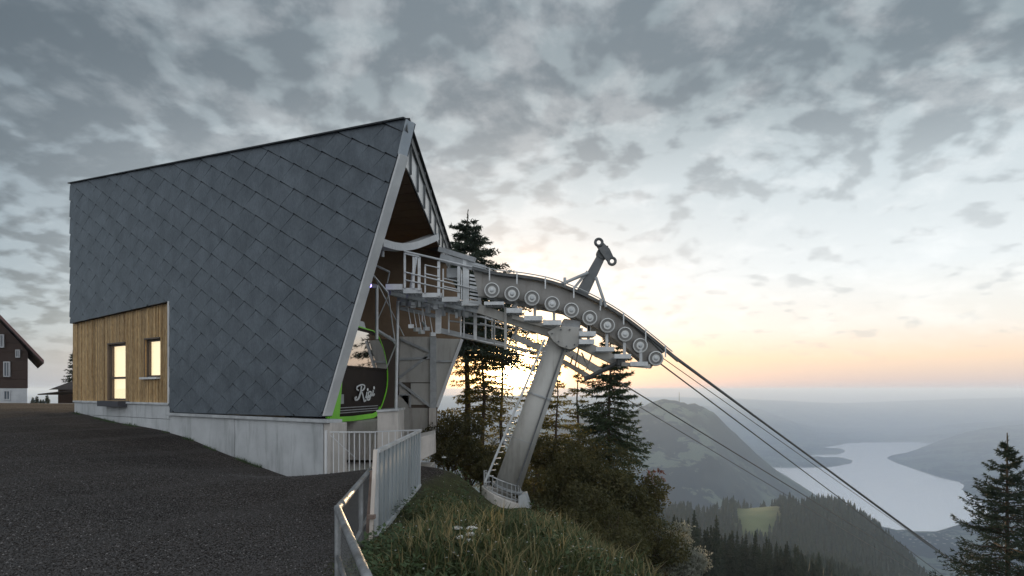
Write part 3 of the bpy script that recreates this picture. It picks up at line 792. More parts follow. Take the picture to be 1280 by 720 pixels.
br = lambda a, b, w=.09, m=M_steel, dep=DW - .08, name='brace': obj(name, MB().bar(P(*a, dep), P(*b, dep), .06, w, (0, 1, 0) if False else (0, 0, 1)), m, ST)
for a, b in (((501, 424), (540, 441)), ((499, 472), (540, 441)), ((499, 478), (538, 508)), ((499, 449), (538, 447))): br(a, b)
for a, b in (((541.5, 421), (541.5, 510)),): obj('steel_column', MB().bar(P(*a, DW - .1), P(*b, DW - .1), .22, .1), M_steel, ST)
br((545, 451.5), (565, 451.5), .07); br((577.5, 424), (546.5, 509), .11, M_white); br((513, 493.5), (499, 493.5), .05)
br((512.7, 494), (512.7, 509.5), .05)
obj('concrete_pier', MB().prism([P(x, y, 22.7) for x, y in ((536, 510), (544.5, 510), (544.5, 546), (536, 546))], (0, .3, 0)), M_conc2, ST)
obj('concrete_block', MB().prism([P(x, y, 17.2) for x, y in ((522, 547), (544.5, 542), (545, 566), (522, 578))], (-.2, 1.6, 0)), M_conc2, ST, bevel=.02)
# boarding platform and concrete under the cabin
obj('platform_wall', MB().prism([P(x, y, 18.6) for x, y in ((405, 526), (471, 526), (471, 575), (405, 575))], (0, 1.5, 0)), M_conc2, ST, bevel=.01)
obj('platform_pier', MB().prism([P(x, y, 16.9) for x, y in ((471.5, 515), (498, 513), (498, 575), (471.5, 580))], (-.05, 1.2, 0)), M_conc2, ST, bevel=.015)
obj('pier_cap', MB().prism([P(x, y, 16.85) for x, y in ((470.5, 512.5), (498.5, 511), (498.5, 513.5), (470.5, 515.2))], (-.05, 1.3, 0)), M_coping, ST)
slab = MB(); z0 = P(430, 598.5, 15.6).z
slab.prism([Vector((-4.72, 15.75, z0)), Vector((-3.35, 14.85, z0)), Vector((-2.4, 14.4, z0)), Vector((-2.35, 19, z0 + .02)), Vector((-6, 19, z0 + .02))], (0, 0, -.6)); obj('landing_slab', slab, M_conc2, ST, bevel=.012)

# steelwork inside the gable
obj('hanger_post', MB().tube([P(471, 357, 17.0), P(471, 424, 17.0)], .045, 8), M_galv, ST)
obj('hanger_post', MB().tube([P(497.5, 376, 17.0), P(495, 512, 17.0)], .042, 8), M_galv, ST)
for a, b, r in (((463, 340), (485, 366), .03), ((485, 366), (494, 430), .02), ((486, 368), (471, 402), .016), ((470, 412), (496, 428), .05), ((496, 428), (484, 458), .018), ((494, 430), (487, 420), .018), ((466, 330), (487, 340), .03), ((487, 340), (484, 354), .02), ((505, 420), (470, 350), .014)):
    obj('tie_rod', MB().tube([P(*a, 17.3), P(*b, 17.4)], r, 6), M_galv, ST)
sw = [P(x, y, d) for x, y, d in ((474, 304, 16.4), (488, 308, 16.8), (502, 309, 17.4), (514, 307, 18), (526, 303, 18.8), (536, 299, 19.6), (543, 296, 20.2))]
mb = MB(); sw2 = catmull(sw, 4)
for p, q in zip(sw2[:-1], sw2[1:]): mb.bar(p, q + (q - p) * .05, .3, .2)
obj('curved_beam', mb, M_white, ST)
for px, y0, y1, dd in ((478, 312, 321, 16.9),): obj('spotlight', MB().tube([P(px, y0, dd), P(px, y1, dd)], .05, 10), M_galv, ST)
obj('violet_glint', MB().lathe(P(462, 357, 15.6), (0, -1, 0), [(0, .05), (.03, .06), (.1, .055)], 12), M_violet, ST)  # small glowing disc added to stand for a violet lens glint
obj('glint_bracket', MB().bar(P(455, 356, 15.75), P(471, 358, 15.9), .05, .1), M_dark, ST)

# exit platform: stepped gratings with toe boards and railings
DP = 15.9
steps = [(482, 503, 355, 362), (504, 527, 360, 366.5), (528, 552, 366, 371.5), (552.5, 575, 371, 377), (577, 602, 376, 382)]
for x0, x1, y0, y1 in steps:
    g = obj('platform_step', MB().prism([P(x0, y0, DP), P(x1, y0, DP), P(x1, y1, DP), P(x0, y1, DP)], (0, .04, 0)), M_coping, ST)
    gm = MB(); zt = P(0, y1 - 2, DP).z; xa, xb = P(x0, 0, DP).x, P(x1, 0, DP).x
    for k in range(9):
        yy = DP + .06 + k * .14; gm.bar((xa, yy, zt), (xb, yy, zt), .02, .04)
    for k in range(5):
        xx = lerp(xa, xb, (k + .5) / 5); gm.bar((xx, DP + .04, zt - .01), (xx, DP + 1.2, zt - .01), .012, .03)
    gr = obj('grating', gm, M_steel, g)
    obj('bearer', MB().bar((xa + .05, DP + .3, zt - .08), (xb, DP + .9, zt - .12), .08, .1), M_steel, g)
mb = MB()
for (x, y0, y1) in ((506, 316, 360), (517, 317, 361), (524, 321, 363), (548.5, 327, 370), (573.5, 333, 376), (599.5, 339, 381)):
    obj('railing_post', MB().bar(P(x, y0, DP - .02), P(x, y1, DP - .02), .05 if x in (506, 517) else .07, .04, (0, 1, 0)), M_coping, ST)
for (x, y0, y1) in ((531.5, 332, 366), (554, 336, 371), (577, 342, 376)):
    obj('railing_post', MB().bar(P(x, y0, DP - .02), P(x, y1, DP - .02), .035, .03, (0, 1, 0)), M_coping, ST)
for a, b, r in (((505, 314), (620, 341), .028), ((506, 340), (600, 363), .018), ((507, 350), (575, 365), .018), ((531, 331), (549, 335), .015), ((531, 342), (549, 346), .015), ((555, 348), (573, 352), .015), ((555, 358), (573, 362), .015), ((506, 317), (524, 321), .02)):
    obj('rail', MB().tube([P(*a, DP - .06), P(*b, DP - .06)], r, 8), M_coping, ST)
# double beam over the platform and wide upright
for (a, b, h) in (((549, 311.5), (593.5, 325), .12), ((551, 322), (606, 337), .2)):
    obj('upper_beam', MB().bar(P(*a, DP + .25), P(*b, DP - .1), .12, h), M_steel, ST)
obj('upright_plate', MB().prism([P(x, y, DP - .02) for x, y in ((578.5, 324), (586, 325), (586, 381), (578.5, 381))], (0, .1, 0)), M_coping, ST)
mb = MB()
for k in range(8): mb.bar(P(587, 344 + k * 4.6, DP), P(600, 346.4 + k * 4.6, DP), .03, .05)
obj('rung', mb, M_coping, ST)
obj('drive_box', MB().box(P(568, 343, 16.4), (.38, .4, .26)), M_steel, ST, bevel=.02)
obj('inner_railing_post', MB().tube([P(520, 318, 16.8), P(514, 360, 16.8)], .05, 8), M_coping, ST)

# lower deck under the platform
for (x, y0, y1, w) in ((528, 378, 402, .03), (536, 376, 392, .03), (548, 386, 417, .16), (561, 390, 416, .04), (576, 392, 420, .04), (580, 393, 421, .03), (594, 388, 425, .09), (607, 392, 425, .04), (615, 392, 424, .03)):
    obj('deck_post', MB().bar(P(x, y0, 17.2), P(x, y1, 17.2), w, .05, (0, 1, 0)), M_galv, ST)
for a, b, r in (((560, 391), (625, 399), .025), ((562, 401), (625, 409), .02), ((500, 385), (548, 396), .05), ((545, 412), (632, 432), .07), ((500, 377), (590, 392), .08), ((528, 402), (534, 412), .03), ((565, 378), (600, 388), .1)):
    obj('deck_beam', MB().bar(P(*a, 17.25), P(*b, 17.4), r * 2, r * 2), M_steel, ST)
mb = MB()
for k in range(22):
    x = 500 + k * 3.9 + rnd.uniform(-1, 1); y = 372 + (x - 500) * .2 + rnd.uniform(0, 10)
    p = P(x, y, 16.6 + rnd.uniform(-.3, .5)); mb.box(p, (rnd.uniform(.04, .14), .12, rnd.uniform(.05, .2)), rnd.uniform(0, 1))
tag(obj('roller_gear', mb, M_steel, ST), kind='stuff')
mb = MB()
for (x, y) in ((514, 408), (521, 412), (527, 415), (533, 411), (516, 383), (541, 418)):
    mb.box(P(x, y, 16.9), (.14, .12, .1), rnd.uniform(0, 1)); mb.tube([P(x, y, 16.9), P(x - 4, y - 24, 17)], .012, 5)
tag(obj('cable_drop', mb, M_galv, ST), kind='stuff')

# ------------------------------------------------------------------ gondola cabin
def cabin():
    k = 1.12
    dirc = Vector((.20, 1, 0)).normalized(); o = Vector((-4.38 * k, 15.2 * k, 0))
    side = Vector((-dirc.y, dirc.x, 0))           # away from the visible side (to the left)
    def at(t, z, off=0.0): return o + dirc * (t * k * .67) + Vector((0, 0, z * k)) + side * off
    G = thing('gondola_cabin', 'black and lime green gondola cabin waiting in the station opening', 'gondola', (-5.6, 18.5, -.85))
    prof = [(-.25, -.62), (-.1, -.8), (3.62, -.8), (4.3, -.62), (4.85, -.25), (5.15, .1), (5.2, .5), (5.0, .9), (4.6, 1.3), (3.95, 1.62), (3.0, 1.68), (-.1, 1.72), (-.25, 1.5)]
    pr = [(p.x, p.z) for p in catmull([Vector((a, 0, b)) for a, b in prof] , 2)]
    body = MB(); body.prism([at(t, z, .03) for t, z in pr], -U * 1.9); obj('body', body, M_black, G, bevel=.03)
    # green outline following the profile
    rim = MB(); loop = pr
    def shrink(t, z, f): c = (2.4, .45); return (c[0] + (t - c[0]) * f, c[1] + (z - c[1]) * f)
    for (a, b), wdt in [((loop[i], loop[(i + 1) % len(loop)]), 0) for i in range(len(loop))]:
        a2 = (a[0] + (2.4 - a[0]) * .0, a[1]); 
        low = (a[1] < -.5 and b[1] < -.5); leftp = a[0] < .1 and b[0] < .1
        w_ = .13 if low else (.10 if leftp else .035)
        def inn(p):
            d = Vector((2.4 - p[0], .45 - p[1])); d.normalize()
            if low: return (p[0], p[1] + w_)
            if leftp: return (p[0] + w_, p[1])
            return (p[0] + d.x * w_, p[1] + d.y * w_)
        rim.prism([at(*a), at(*b), at(*inn(b)), at(*inn(a))], side * .04)
    obj('green_frame', rim, M_green, G)
    obj('green_corner', MB().prism([at(t, z, -.03) for t, z in ((-.25, -.81), (.50, -.70), (.62, -.2), (.74, .3), (.95, .9), (1.2, 1.5), (-.25, 1.5))], side * .05), M_green, G)
    # window: upper two thirds of the side
    win = [(t, z) for t, z in [(.85, .62), (5.06, .62), (5.08, .66), (5.02, .75), (4.6, 1.2), (4.0, 1.5), (3.0, 1.56), (1.1, 1.58)]]
    obj('window_glass', MB().prism([at(t, z, -.012) for t, z in win], side * .02), M_cabglass, G)
    obj('window_bar', MB().prism([at(t, z, -.02) for t, z in ((.8, .57), (5.05, .57), (5.05, .62), (.8, .62))], side * .03), M_black, G)
    for z in (-.47, -.54, -.60):
        obj('trim_line', MB().prism([at(t, zz, .015) for t, zz in ((.4, z), (4.1, z), (4.15, z + .02), (.4, z + .02))], side * .02), M_steel, G)
    obj('notice_plate', MB().prism([at(t, zz, .01) for t, zz in ((.42, -.36), (.95, -.36), (.95, -.12), (.42, -.12))], side * .03), M_steel, G)
    obj('roof', MB().prism([at(t, zz, .1) for t, zz in ((.1, 1.70), (3.2, 1.66), (3.0, 1.86), (.1, 1.95))], -U * 1.7), M_white, G)
    hg = MB(); hg.bar(at(2.2, 1.8, 1.1), at(2.2, 3.0, 1.1), .2, .14); hg.bar(at(1.2, 3.0, 1.1), at(3.2, 3.0, 1.1), .14, .2); obj('hanger_arm', hg, M_galv, G)
    # script lettering on the dark lower panel
    def cp(px, py):
        ray = Vector(((px - CX) / F, 1, (HY - py) / F)); nrm = side; b = at(0, 0, -.018); t = b.dot(nrm) / ray.dot(nrm); return ray * t
    S = 4.8
    def q(x, y): return cp(400 + x / S, 390 + y / S)
    strokes = [
        ([(232, 470), (222, 462), (226, 448), (244, 438), (262, 437), (270, 448), (262, 466), (246, 476)], .030),   # R bowl with flourish
        ([(250, 446), (246, 476), (238, 505), (228, 524), (216, 527), (212, 518), (220, 510)], .042),                # stem and foot
        ([(248, 476), (256, 492), (262, 515), (268, 534), (278, 528)], .040),                                        # leg
        ([(283, 482), (280, 500), (277, 512), (283, 514), (290, 505)], .036),                                        # i
        ([(308, 480), (298, 478), (291, 490), (293, 503), (302, 500), (309, 484)], .034),                            # g bowl
        ([(309, 480), (304, 508), (296, 526), (286, 526), (288, 516), (304, 506), (312, 498)], .032),                # g tail
        ([(321, 470), (318, 488), (316, 499), (321, 501), (328, 492)], .036),                                        # i
    ]
    for pts, wd_ in strokes:
        path = catmull([q(*p) for p in pts], 5); m = MB()
        for a, b in zip(path[:-1], path[1:]):
            d = (b - a).normalized(); r = Vector((0, 0, 1)).cross(side).normalized(); up = side.cross(d).normalized()
            w = wd_ * k * (.78 if abs(d.z) > .5 else .58)
            m.prism([a - up * w - d * .008, b - up * w + d * .008, b + up * w + d * .008, a + up * w - d * .008], side * .012)
        obj('letter_stroke', m, M_lettering, G)
    for (x, y) in ((287, 466), (325, 455)):
        c = q(x, y); obj('letter_dot', MB().lathe(c, side, [(0, .05), (.01, .05)], 10), M_lettering, G)
cabin()

# ------------------------------------------------------------------ pylon with saddle beam
def pylon():
    PB = P(628, 622, 15.6)
    G = thing('cableway_pylon', 'leaning grey steel pylon carrying a curved beam of ten rope sheaves', 'pylon', PB)
    dp = 15.6
    # concrete footing
    c = P(628, 614, dp); zb = ground_z(c.x, c.y) - .8
    ft = MB(); n = 16
    ring = [Vector((c.x + .52 * math.cos(a), c.y + .55 * math.sin(a), 0)) for a in [2 * math.pi * i / n for i in range(n)]]
    top = [Vector((p.x, p.y, P(0, 607 + 22 * (p.x - c.x + .5), dp).z)) for p in ring]
    b = len(ft.v); ft.v += [tuple(p) for p in top] + [(p.x * 1.0, p.y, zb) for p in ring]
    ft.f.append(tuple(range(n))); ft.f += [(i, n + i, n + (i + 1) % n, (i + 1) % n) for i in range(n)]
    obj('concrete_footing', ft, M_conc2, G, bevel=.02)
    obj('footing_wing', MB().prism([P(x, y, 15.3) for x, y in ((648, 620), (657, 618), (673, 672), (668, 692), (648, 668))], (.05, .5, 0)), M_conc, G)
    p0, p1 = P(633, 613, dp), P(699, 424, dp)
    obj('column', MB().tube([p0, p1], .335, 28, r2=.27), M_panel, G, smooth=True)
    obj('collar', MB().tube([lerp(p0, p1, .62), lerp(p0, p1, .63)], .325, 28), M_steel, G, smooth=False)
    # guard railing round the foot
    rp = []
    for i in range(15):
        a = math.radians(150 + i * 15); rp.append((math.cos(a) * .46, math.sin(a) * .46))
    for zoff, nm in ((.0, 'guard_rail'), (.36, 'guard_rail')):
        path = [Vector((c.x + x, c.y + y, P(0, 606 + 20 * (x + .5), dp).z + zoff)) for x, y in rp]
        obj(nm, MB().tube(path, .016, 6), M_galv, G)
    for i, (x, y) in enumerate(rp):
        z = P(0, 606 + 20 * (x + .5), dp).z; obj('guard_bar', MB().tube([(c.x + x, c.y + y, z - .06), (c.x + x, c.y + y, z + .36)], .011, 5), M_galv, G)
    # ladder rail along the column
    a, b2 = P(606, 603, 15.1), P(681, 424, 15.1)
    lad = obj('ladder', MB().tube([a, b2], .028, 8), M_coping, G)
    mb = MB()
    for i in range(24):
        t = i / 24; q = lerp(a, b2, t); mb.bar(q, q + Vector((.14, .12, .0)), .02, .02)
    obj('rung', mb, M_coping, lad)
    # head of the column
    obj('column_head', MB().prism([P(x, y, 15.5) for x, y in ((693, 434), (705, 398), (727, 401), (720, 436), (708, 440))], (0, .5, 0)), M_brown if False else M_steel, G, bevel=.02)
    obj('bearing_plate', MB().prism([P(x, y, 15.15) for x, y in ((684, 415), (692, 427), (700, 433), (712, 437), (722, 434), (727, 424), (729, 410), (712, 408), (697, 408))], (0, .25, 0)), M_panel, G, bevel=.01)
    for x, y in ((690, 417), (698, 427), (708, 433), (718, 431), (724, 422), (725, 412), (712, 412), (701, 412)):
        obj('bolt', MB().lathe(P(x, y, 15.13), (0, -1, 0), [(0, .022), (.03, .022)], 6), M_dark, G)
    obj('base_flange', MB().tube([lerp(p0, p1, .012), lerp(p0, p1, .024)], .41, 28), M_steel, G)
    obj('weld_ring', MB().tube([lerp(p0, p1, .33), lerp(p0, p1, .333)], .322, 28), M_steel, G)
    obj('conduit', MB().tube([lerp(p0, p1, .02) + Vector((.2, -.30, 0)), lerp(p0, p1, .93) + Vector((.17, -.25, 0))], .02, 6), M_dark, G)
    # saddle beam: curved plate with flanges
    depth = lambda px: 15.0 + (px - 600) / 235 * .7
    topl = catmull([P(x, y, depth(x)) for x, y in ((592, 339), (620, 345), (655, 350), (690, 357), (725, 370), (757, 387), (785, 405), (812, 427), (828, 443))], 4)
    botl = catmull([P(x, y, depth(x)) for x, y in ((598, 370), (620, 371), (655, 375), (690, 384), (721, 397), (750, 412), (775, 428), (797, 446), (814, 460))], 4)
    web = MB()
    for i in range(len(topl) - 1):
        web.prism([botl[i], botl[i + 1], topl[i + 1], topl[i]], (0, .05, 0))
    obj('beam_web', web, M_web, G)
    fl = MB()
    for p, q in zip(topl[:-1], topl[1:]):
        d = (q - p).normalized(); fl.bar(p + Vector((0, .12, .05)), q + Vector((0, .12, .05)) + d * .006, .34, .05)
    obj('beam_flange', fl, M_steel, G)
    fl = MB()
    for p, q in zip(botl[:-1], botl[1:]):
        fl.bar(p + Vector((0, .1, 0)), q + Vector((0, .1, 0)), .16, .03)
    obj('beam_flange', fl, M_panel, G)
    # top rope guide running past the end of the beam
    gp = catmull([P(x, y, depth(x) - .1) for x, y in ((590, 335), (620, 342), (655, 346), (690, 353), (725, 366), (757, 382), (785, 400), (812, 421), (835, 440), (848, 451))], 4)
    mb = MB()
    for p, q in zip(gp[:-1], gp[1:]): mb.bar(p, q, .09, .07)
    obj('rope_guide', mb, M_dark, G)
    obj('guide_rail', MB().tube([p + Vector((0, -.12, .07)) for p in gp[:-3]], .014, 6), M_galv, G)
    for i in range(3, len(gp) - 4, 4):
        obj('guide_clamp', MB().bar(gp[i] + Vector((0, -.14, .08)), gp[i] + Vector((0, -.14, -.22)), .03, .03, (0, 1, 0)), M_galv, G)
    obj('second_beam_web', MB().prism([p + Vector((0, .5, .0)) for p in (botl[2], botl[14], botl[26], botl[-1], topl[-1], topl[26], topl[14], topl[2])], (0, .05, 0)), M_steel, G)
    # sheaves
    wh = [(615, 363), (640, 367.5), (665, 373), (690, 380), (714, 388), (737, 397.5), (759, 407), (781, 418), (800, 432), (819.5, 448)]
    for x, y in wh:
        c2 = P(x, y, depth(x) - .12); ax = Vector((0, -1, 0)); R = .182
        prof = [(-.05, R * .86), (-.05, R), (-.015, R), (-.005, R * .9), (.005, R * .9), (.015, R), (.05, R), (.055, R * .88), (.03, R * .82), (.018, R * .60), (.018, R * .5), (.04, R * .44), (.04, R * .40), (.02, R * .36)]
        s = obj('sheave', MB().lathe(c2, ax, prof, 28), M_fingrey, G)
        obj('tyre', MB().lathe(c2, ax, [(-.03, R * .98), (-.03, R * 1.05), (.03, R * 1.05), (.03, R * .98)], 28), M_rubber, s)
        obj('disc', MB().lathe(c2, ax, [(.0, R * .74), (.024, R * .74), (.024, R * .34)], 24), M_dark, s)
        obj('hub_ring', MB().lathe(c2, ax, [(.0, R * .52), (.045, R * .52), (.045, R * .46)], 20), M_fingrey, s)
        obj('hub', MB().lathe(c2, ax, [(-.05, R * .3), (.05, R * .3), (.065, R * .2), (.075, R * .2), (.08, R * .1)], 14), M_coping, s)
        obj('sheave_bracket', MB().bar(c2 + Vector((0, .09, .0)), c2 + Vector((.03, .09, .16)), .1, .08), M_panel, G)
    # stepped service gratings with hangers
    st = [(605, 630, 376, 381), (633, 653, 384, 391), (655, 678, 393.5, 400.5), (679, 702, 399, 406), (724, 745, 413, 420), (724, 743, 423, 430), (745, 768, 432.5, 439), (768, 789, 441.5, 448), (788, 810, 451, 457.5)]
    for x0, x1, y0, y1 in st:
        d2 = 14.95; g = obj('service_step', MB().prism([P(x0, y0 + 1, d2), P(x1, y0 + 1, d2), P(x1, y1, d2), P(x0, y1, d2)], (0, .03, 0)), M_galv, G)
        gm = MB(); z = P(0, y1 - 1, d2).z; xa, xb = P(x0, 0, d2).x, P(x1, 0, d2).x
        for k in range(5): gm.bar((xa, d2 + .08 + k * .13, z), (xb, d2 + .08 + k * .13, z), .025, .03)
        for k in range(6): gm.bar((lerp(xa, xb, (k + .5) / 6), d2 + .03, z), (lerp(xa, xb, (k + .5) / 6), d2 + .62, z), .01, .03)
        obj('grating', gm, M_steel, g)
        xm = (x0 + x1) / 2
        hy = y0 - 17
        obj('step_hanger', MB().bar(P(xm + 2, hy, d2 + .5), P(xm + 2, y0 + 1, d2 + .5), .07, .03, (0, 1, 0)), M_coping, G)
    # lower beam carrying the gratings (this side) and far side beam
    for a, b, w, hh, dd in (((598, 386), (690, 417), .14, .22, 15.5), ((690, 412), (777, 455), .14, .24, 15.6), ((640, 396), (700, 412), .08, .1, 15.3), ((777, 455), (812, 458), .10, .1, 15.2)):
        obj('cross_beam', MB().bar(P(*a, dd), P(*b, dd + .1), w, hh), M_panel, G)
    for a, b, w, hh, dd in (((700, 434), (752, 466), .14, .2, 17.2), ((704, 452), (735, 470), .10, .12, 17.4), ((640, 420), (700, 446), .12, .16, 17.4)):
        obj('far_beam', MB().bar(P(*a, dd), P(*b, dd + .1), w, hh), M_steel, G)
    obj('diagonal_tube', MB().tube([P(731, 474, 15.9), P(774, 453, 15.5)], .055, 10), M_dark, G)
    obj('clevis', MB().box(P(776, 452, 15.4), (.2, .2, .22)), M_dark, G, bevel=.02)
    for a, b in (((716, 445), (713, 456)), ((724, 432), (719, 458)), ((727, 441), (737, 463)), ((741, 440), (733, 462)), ((655, 425), (672, 397)), ((685, 430), (697, 412)), ((632, 385), (632, 432)), ((640, 384), (652, 378)), ((620, 392), (660, 412)), ((618, 388), (618, 430)), ((652, 400), (636, 430)), ((645, 402), (645, 440))):
        obj('strut', MB().tube([P(*a, 15.9), P(*b, 16.2)], .022, 6), M_coping, G)
    for a, b in (((632, 384), (632, 437)),): obj('drop_post', MB().bar(P(*a, 15.4), P(*b, 15.4), .07, .07, (0, 1, 0)), M_panel, G)
    # catwalk rail lattice below beam towards the station
    for a, b in (((560, 418), (700, 446)), ((590, 424), (660, 440)), ((600, 396), (660, 414)), ((600, 404), (640, 414))):
        obj('catwalk_rail', MB().tube([P(*a, 17.0), P(*b, 17.2)], .02, 6), M_galv, G)
    # mast above the beam
    mA, mB = P(725, 372, 15.5), P(754, 316, 15.5); d = (mB - mA).normalized(); r = Vector((0, 1, 0)).cross(d).normalized()
    obj('mast', MB().prism([mA - r * .16, mB - r * .10, mB + r * .10, mA + r * .16], (0, .22, 0)), M_dark2, G, bevel=.015)
    obj('mast_rib', MB().prism([mA - r * .19 + Vector((-.14, -.03, 0)), mA - r * .13 + Vector((-.14, -.03, 0)), lerp(mA, mB, .5) - r * .1, lerp(mA, mB, .55) - r * .16], (0, .04, 0)), M_steel, G)
    hd = MB(); hd.lathe(mB + Vector((0, .24, 0)), (0, -1, 0), [(0, .15), (.28, .15)], 20); obj('mast_head', hd, M_dark2, G)
    obj('axle_block', MB().box(mB + Vector((.02, -.08, .06)), (.17, .1, .17), 0), M_black, G)
    hA, hB = P(748.5, 303, 15.35), P(765, 326.5, 15.35); dd = (hB - hA).normalized(); rr = Vector((0, 1, 0)).cross(dd).normalized()
    pl = MB(); hA2, hB2 = lerp(hA, hB, .10), lerp(hA, hB, .90); pl.prism([hA2 - rr * .09, lerp(hA, hB, .5) - rr * .13, hB2 - rr * .09, hB2 + rr * .09, lerp(hA, hB, .5) + rr * .10, hA2 + rr * .09], (0, .07, 0)); obj('head_plate', pl, M_dark, G)
    for hh in (hA, hB):
        obj('plate_eye', MB().tube([hh + Vector((.085 * math.cos(i * math.pi / 9), 0, .085 * math.sin(i * math.pi / 9))) for i in range(19)], .036, 8), M_dark, G)
    for a, b in (((700, 356), (735, 341)), ((757.5, 384), (745, 347))):
        obj('mast_brace', MB().tube([P(*a, 15.3), P(*b, 15.45)], .04, 8), M_steel, G)
    for a, b in (((706, 347), (706, 358)), ((751, 374), (751, 382))): obj('brace_pin', MB().tube([P(*a, 15.2), P(*b, 15.2)], .035, 8), M_steel, G)
    return G
pylon()

# ropes
def rope(p, q, r, label, sag=.0):
    p, q = Vector(p), Vector(q); q = p + (q - p) * 3.0
    pts = [lerp(p, q, i / 24) + Vector((0, 0, -sag * 4 * (i / 24) * (1 - i / 24))) for i in range(25)]
    tag(obj('steel_rope', MB().tube(pts, r, 8), M_dark), label, 'rope', 'ropes running down to the valley')
rope(P(842, 446, 15.65), P(1192, 702, 38), .034, 'thick upper track rope leaving the tip of the curved saddle beam')
rope(P(832, 437, 15.8), P(1178, 694, 40), .026, 'track rope just under the topmost rope from the saddle beam')
rope(P(822, 443, 15.6), P(1192, 704, 38), .011, 'thin haul rope running closest beneath the two thick track ropes')
rope(P(822, 452, 15.5), P(1174, 716, 40), .019, 'rope leaving the last sheave at the low end of the beam')
rope(P(775, 478, 19.5), P(1150, 708, 44), .022, 'upper of the two far ropes coming out behind the spruce')
rope(P(775, 494, 19.5), P(1145, 716, 46), .013, 'thin lower far rope coming out behind the spruce')

# ------------------------------------------------------------------ fences and gates
def sheet_fence():
    a, b = P(469.5, 671, 8.35), P(524, 606.5, 13.2); ta, tb = P(471, 563.5, 8.35), P(524.5, 538, 13.2)
    G = thing('sheet_metal_fence', 'pale ribbed sheet metal fence panel on the bank edge', 'fence', (a + b) / 2)
    u = (b - a).normalized(); out = Vector((u.y, -u.x, 0)).normalized()
    n = 26
    for i in range(n):
        t0, t1 = i / n, (i + 1) / n
        w = MB(); e = .018 if i % 2 else 0
        w.prism([lerp(a, b, t0) + out * e, lerp(a, b, t1 - .001) + out * e, lerp(ta, tb, t1 - .001) + out * e, lerp(ta, tb, t0) + out * e], -out * .02)
        obj('sheet_rib', w, M_galv2, G)
    for p, q, r in ((ta, tb, .028), (a, b, .025)): obj('rail', MB().bar(p + out * .02, q + out * .02, .05, .05), M_coping, G)
    for t in (0.005, .62, 1): obj('post', MB().bar(lerp(a, b, t) + Vector((0, 0, -.3)), lerp(ta, tb, t), .05, .05, (0, 1, 0)), M_coping if t != .62 else M_steel, G)
M_galv2 = mat('pale_sheet', (.42, .45, .47), .5, .3, (.33, .36, .38), 1.5, .8, .1, 20)
sheet_fence()

def bar_gate():
    d = 15.3; G = thing('bar_gate', 'white slender bar gate beside the concrete corner', 'gate', P(437, 598, d))
    x0, x1 = 412, 470
    for y in (540, 598): obj('rail', MB().bar(P(x0, y, d), P(x1, y if y == 598 else 540, d - .2), .035, .03), M_white, G)
    n = 9
    for i in range(n):
        x = lerp(x0 + 5, x1 - 1, i / (n - 1)); dd = d - .2 * i / n; obj('bar', MB().bar(P(x, 540, dd), P(x, 598, dd), .022, .022, (0, 1, 0)), M_white, G)
    obj('gate_post', MB().bar(P(407.5, 538, d), P(407.5, 599, d), .05, .05, (0, 1, 0)), M_white, G)
    obj('cross_bar', MB().bar(P(412, 543, d - .03), P(445, 573, d - .03), .014, .014), M_white, G)
    R = thing('landing_railing', 'low white railing along the platform behind the sheet fence', 'railing', P(498, 545, 14.2))
    obj('rail', MB().bar(P(470, 539.5, 15.0), P(524, 537.5, 13.4), .03, .03), M_white, R)
    for x in (478, 486, 494, 502, 510, 518):
        dd = lerp(14.8, 13.5, (x - 478) / 40); obj('bar', MB().bar(P(x, 539, dd), P(x, 575, dd), .018, .018, (0, 1, 0)), M_white, R)
bar_gate()

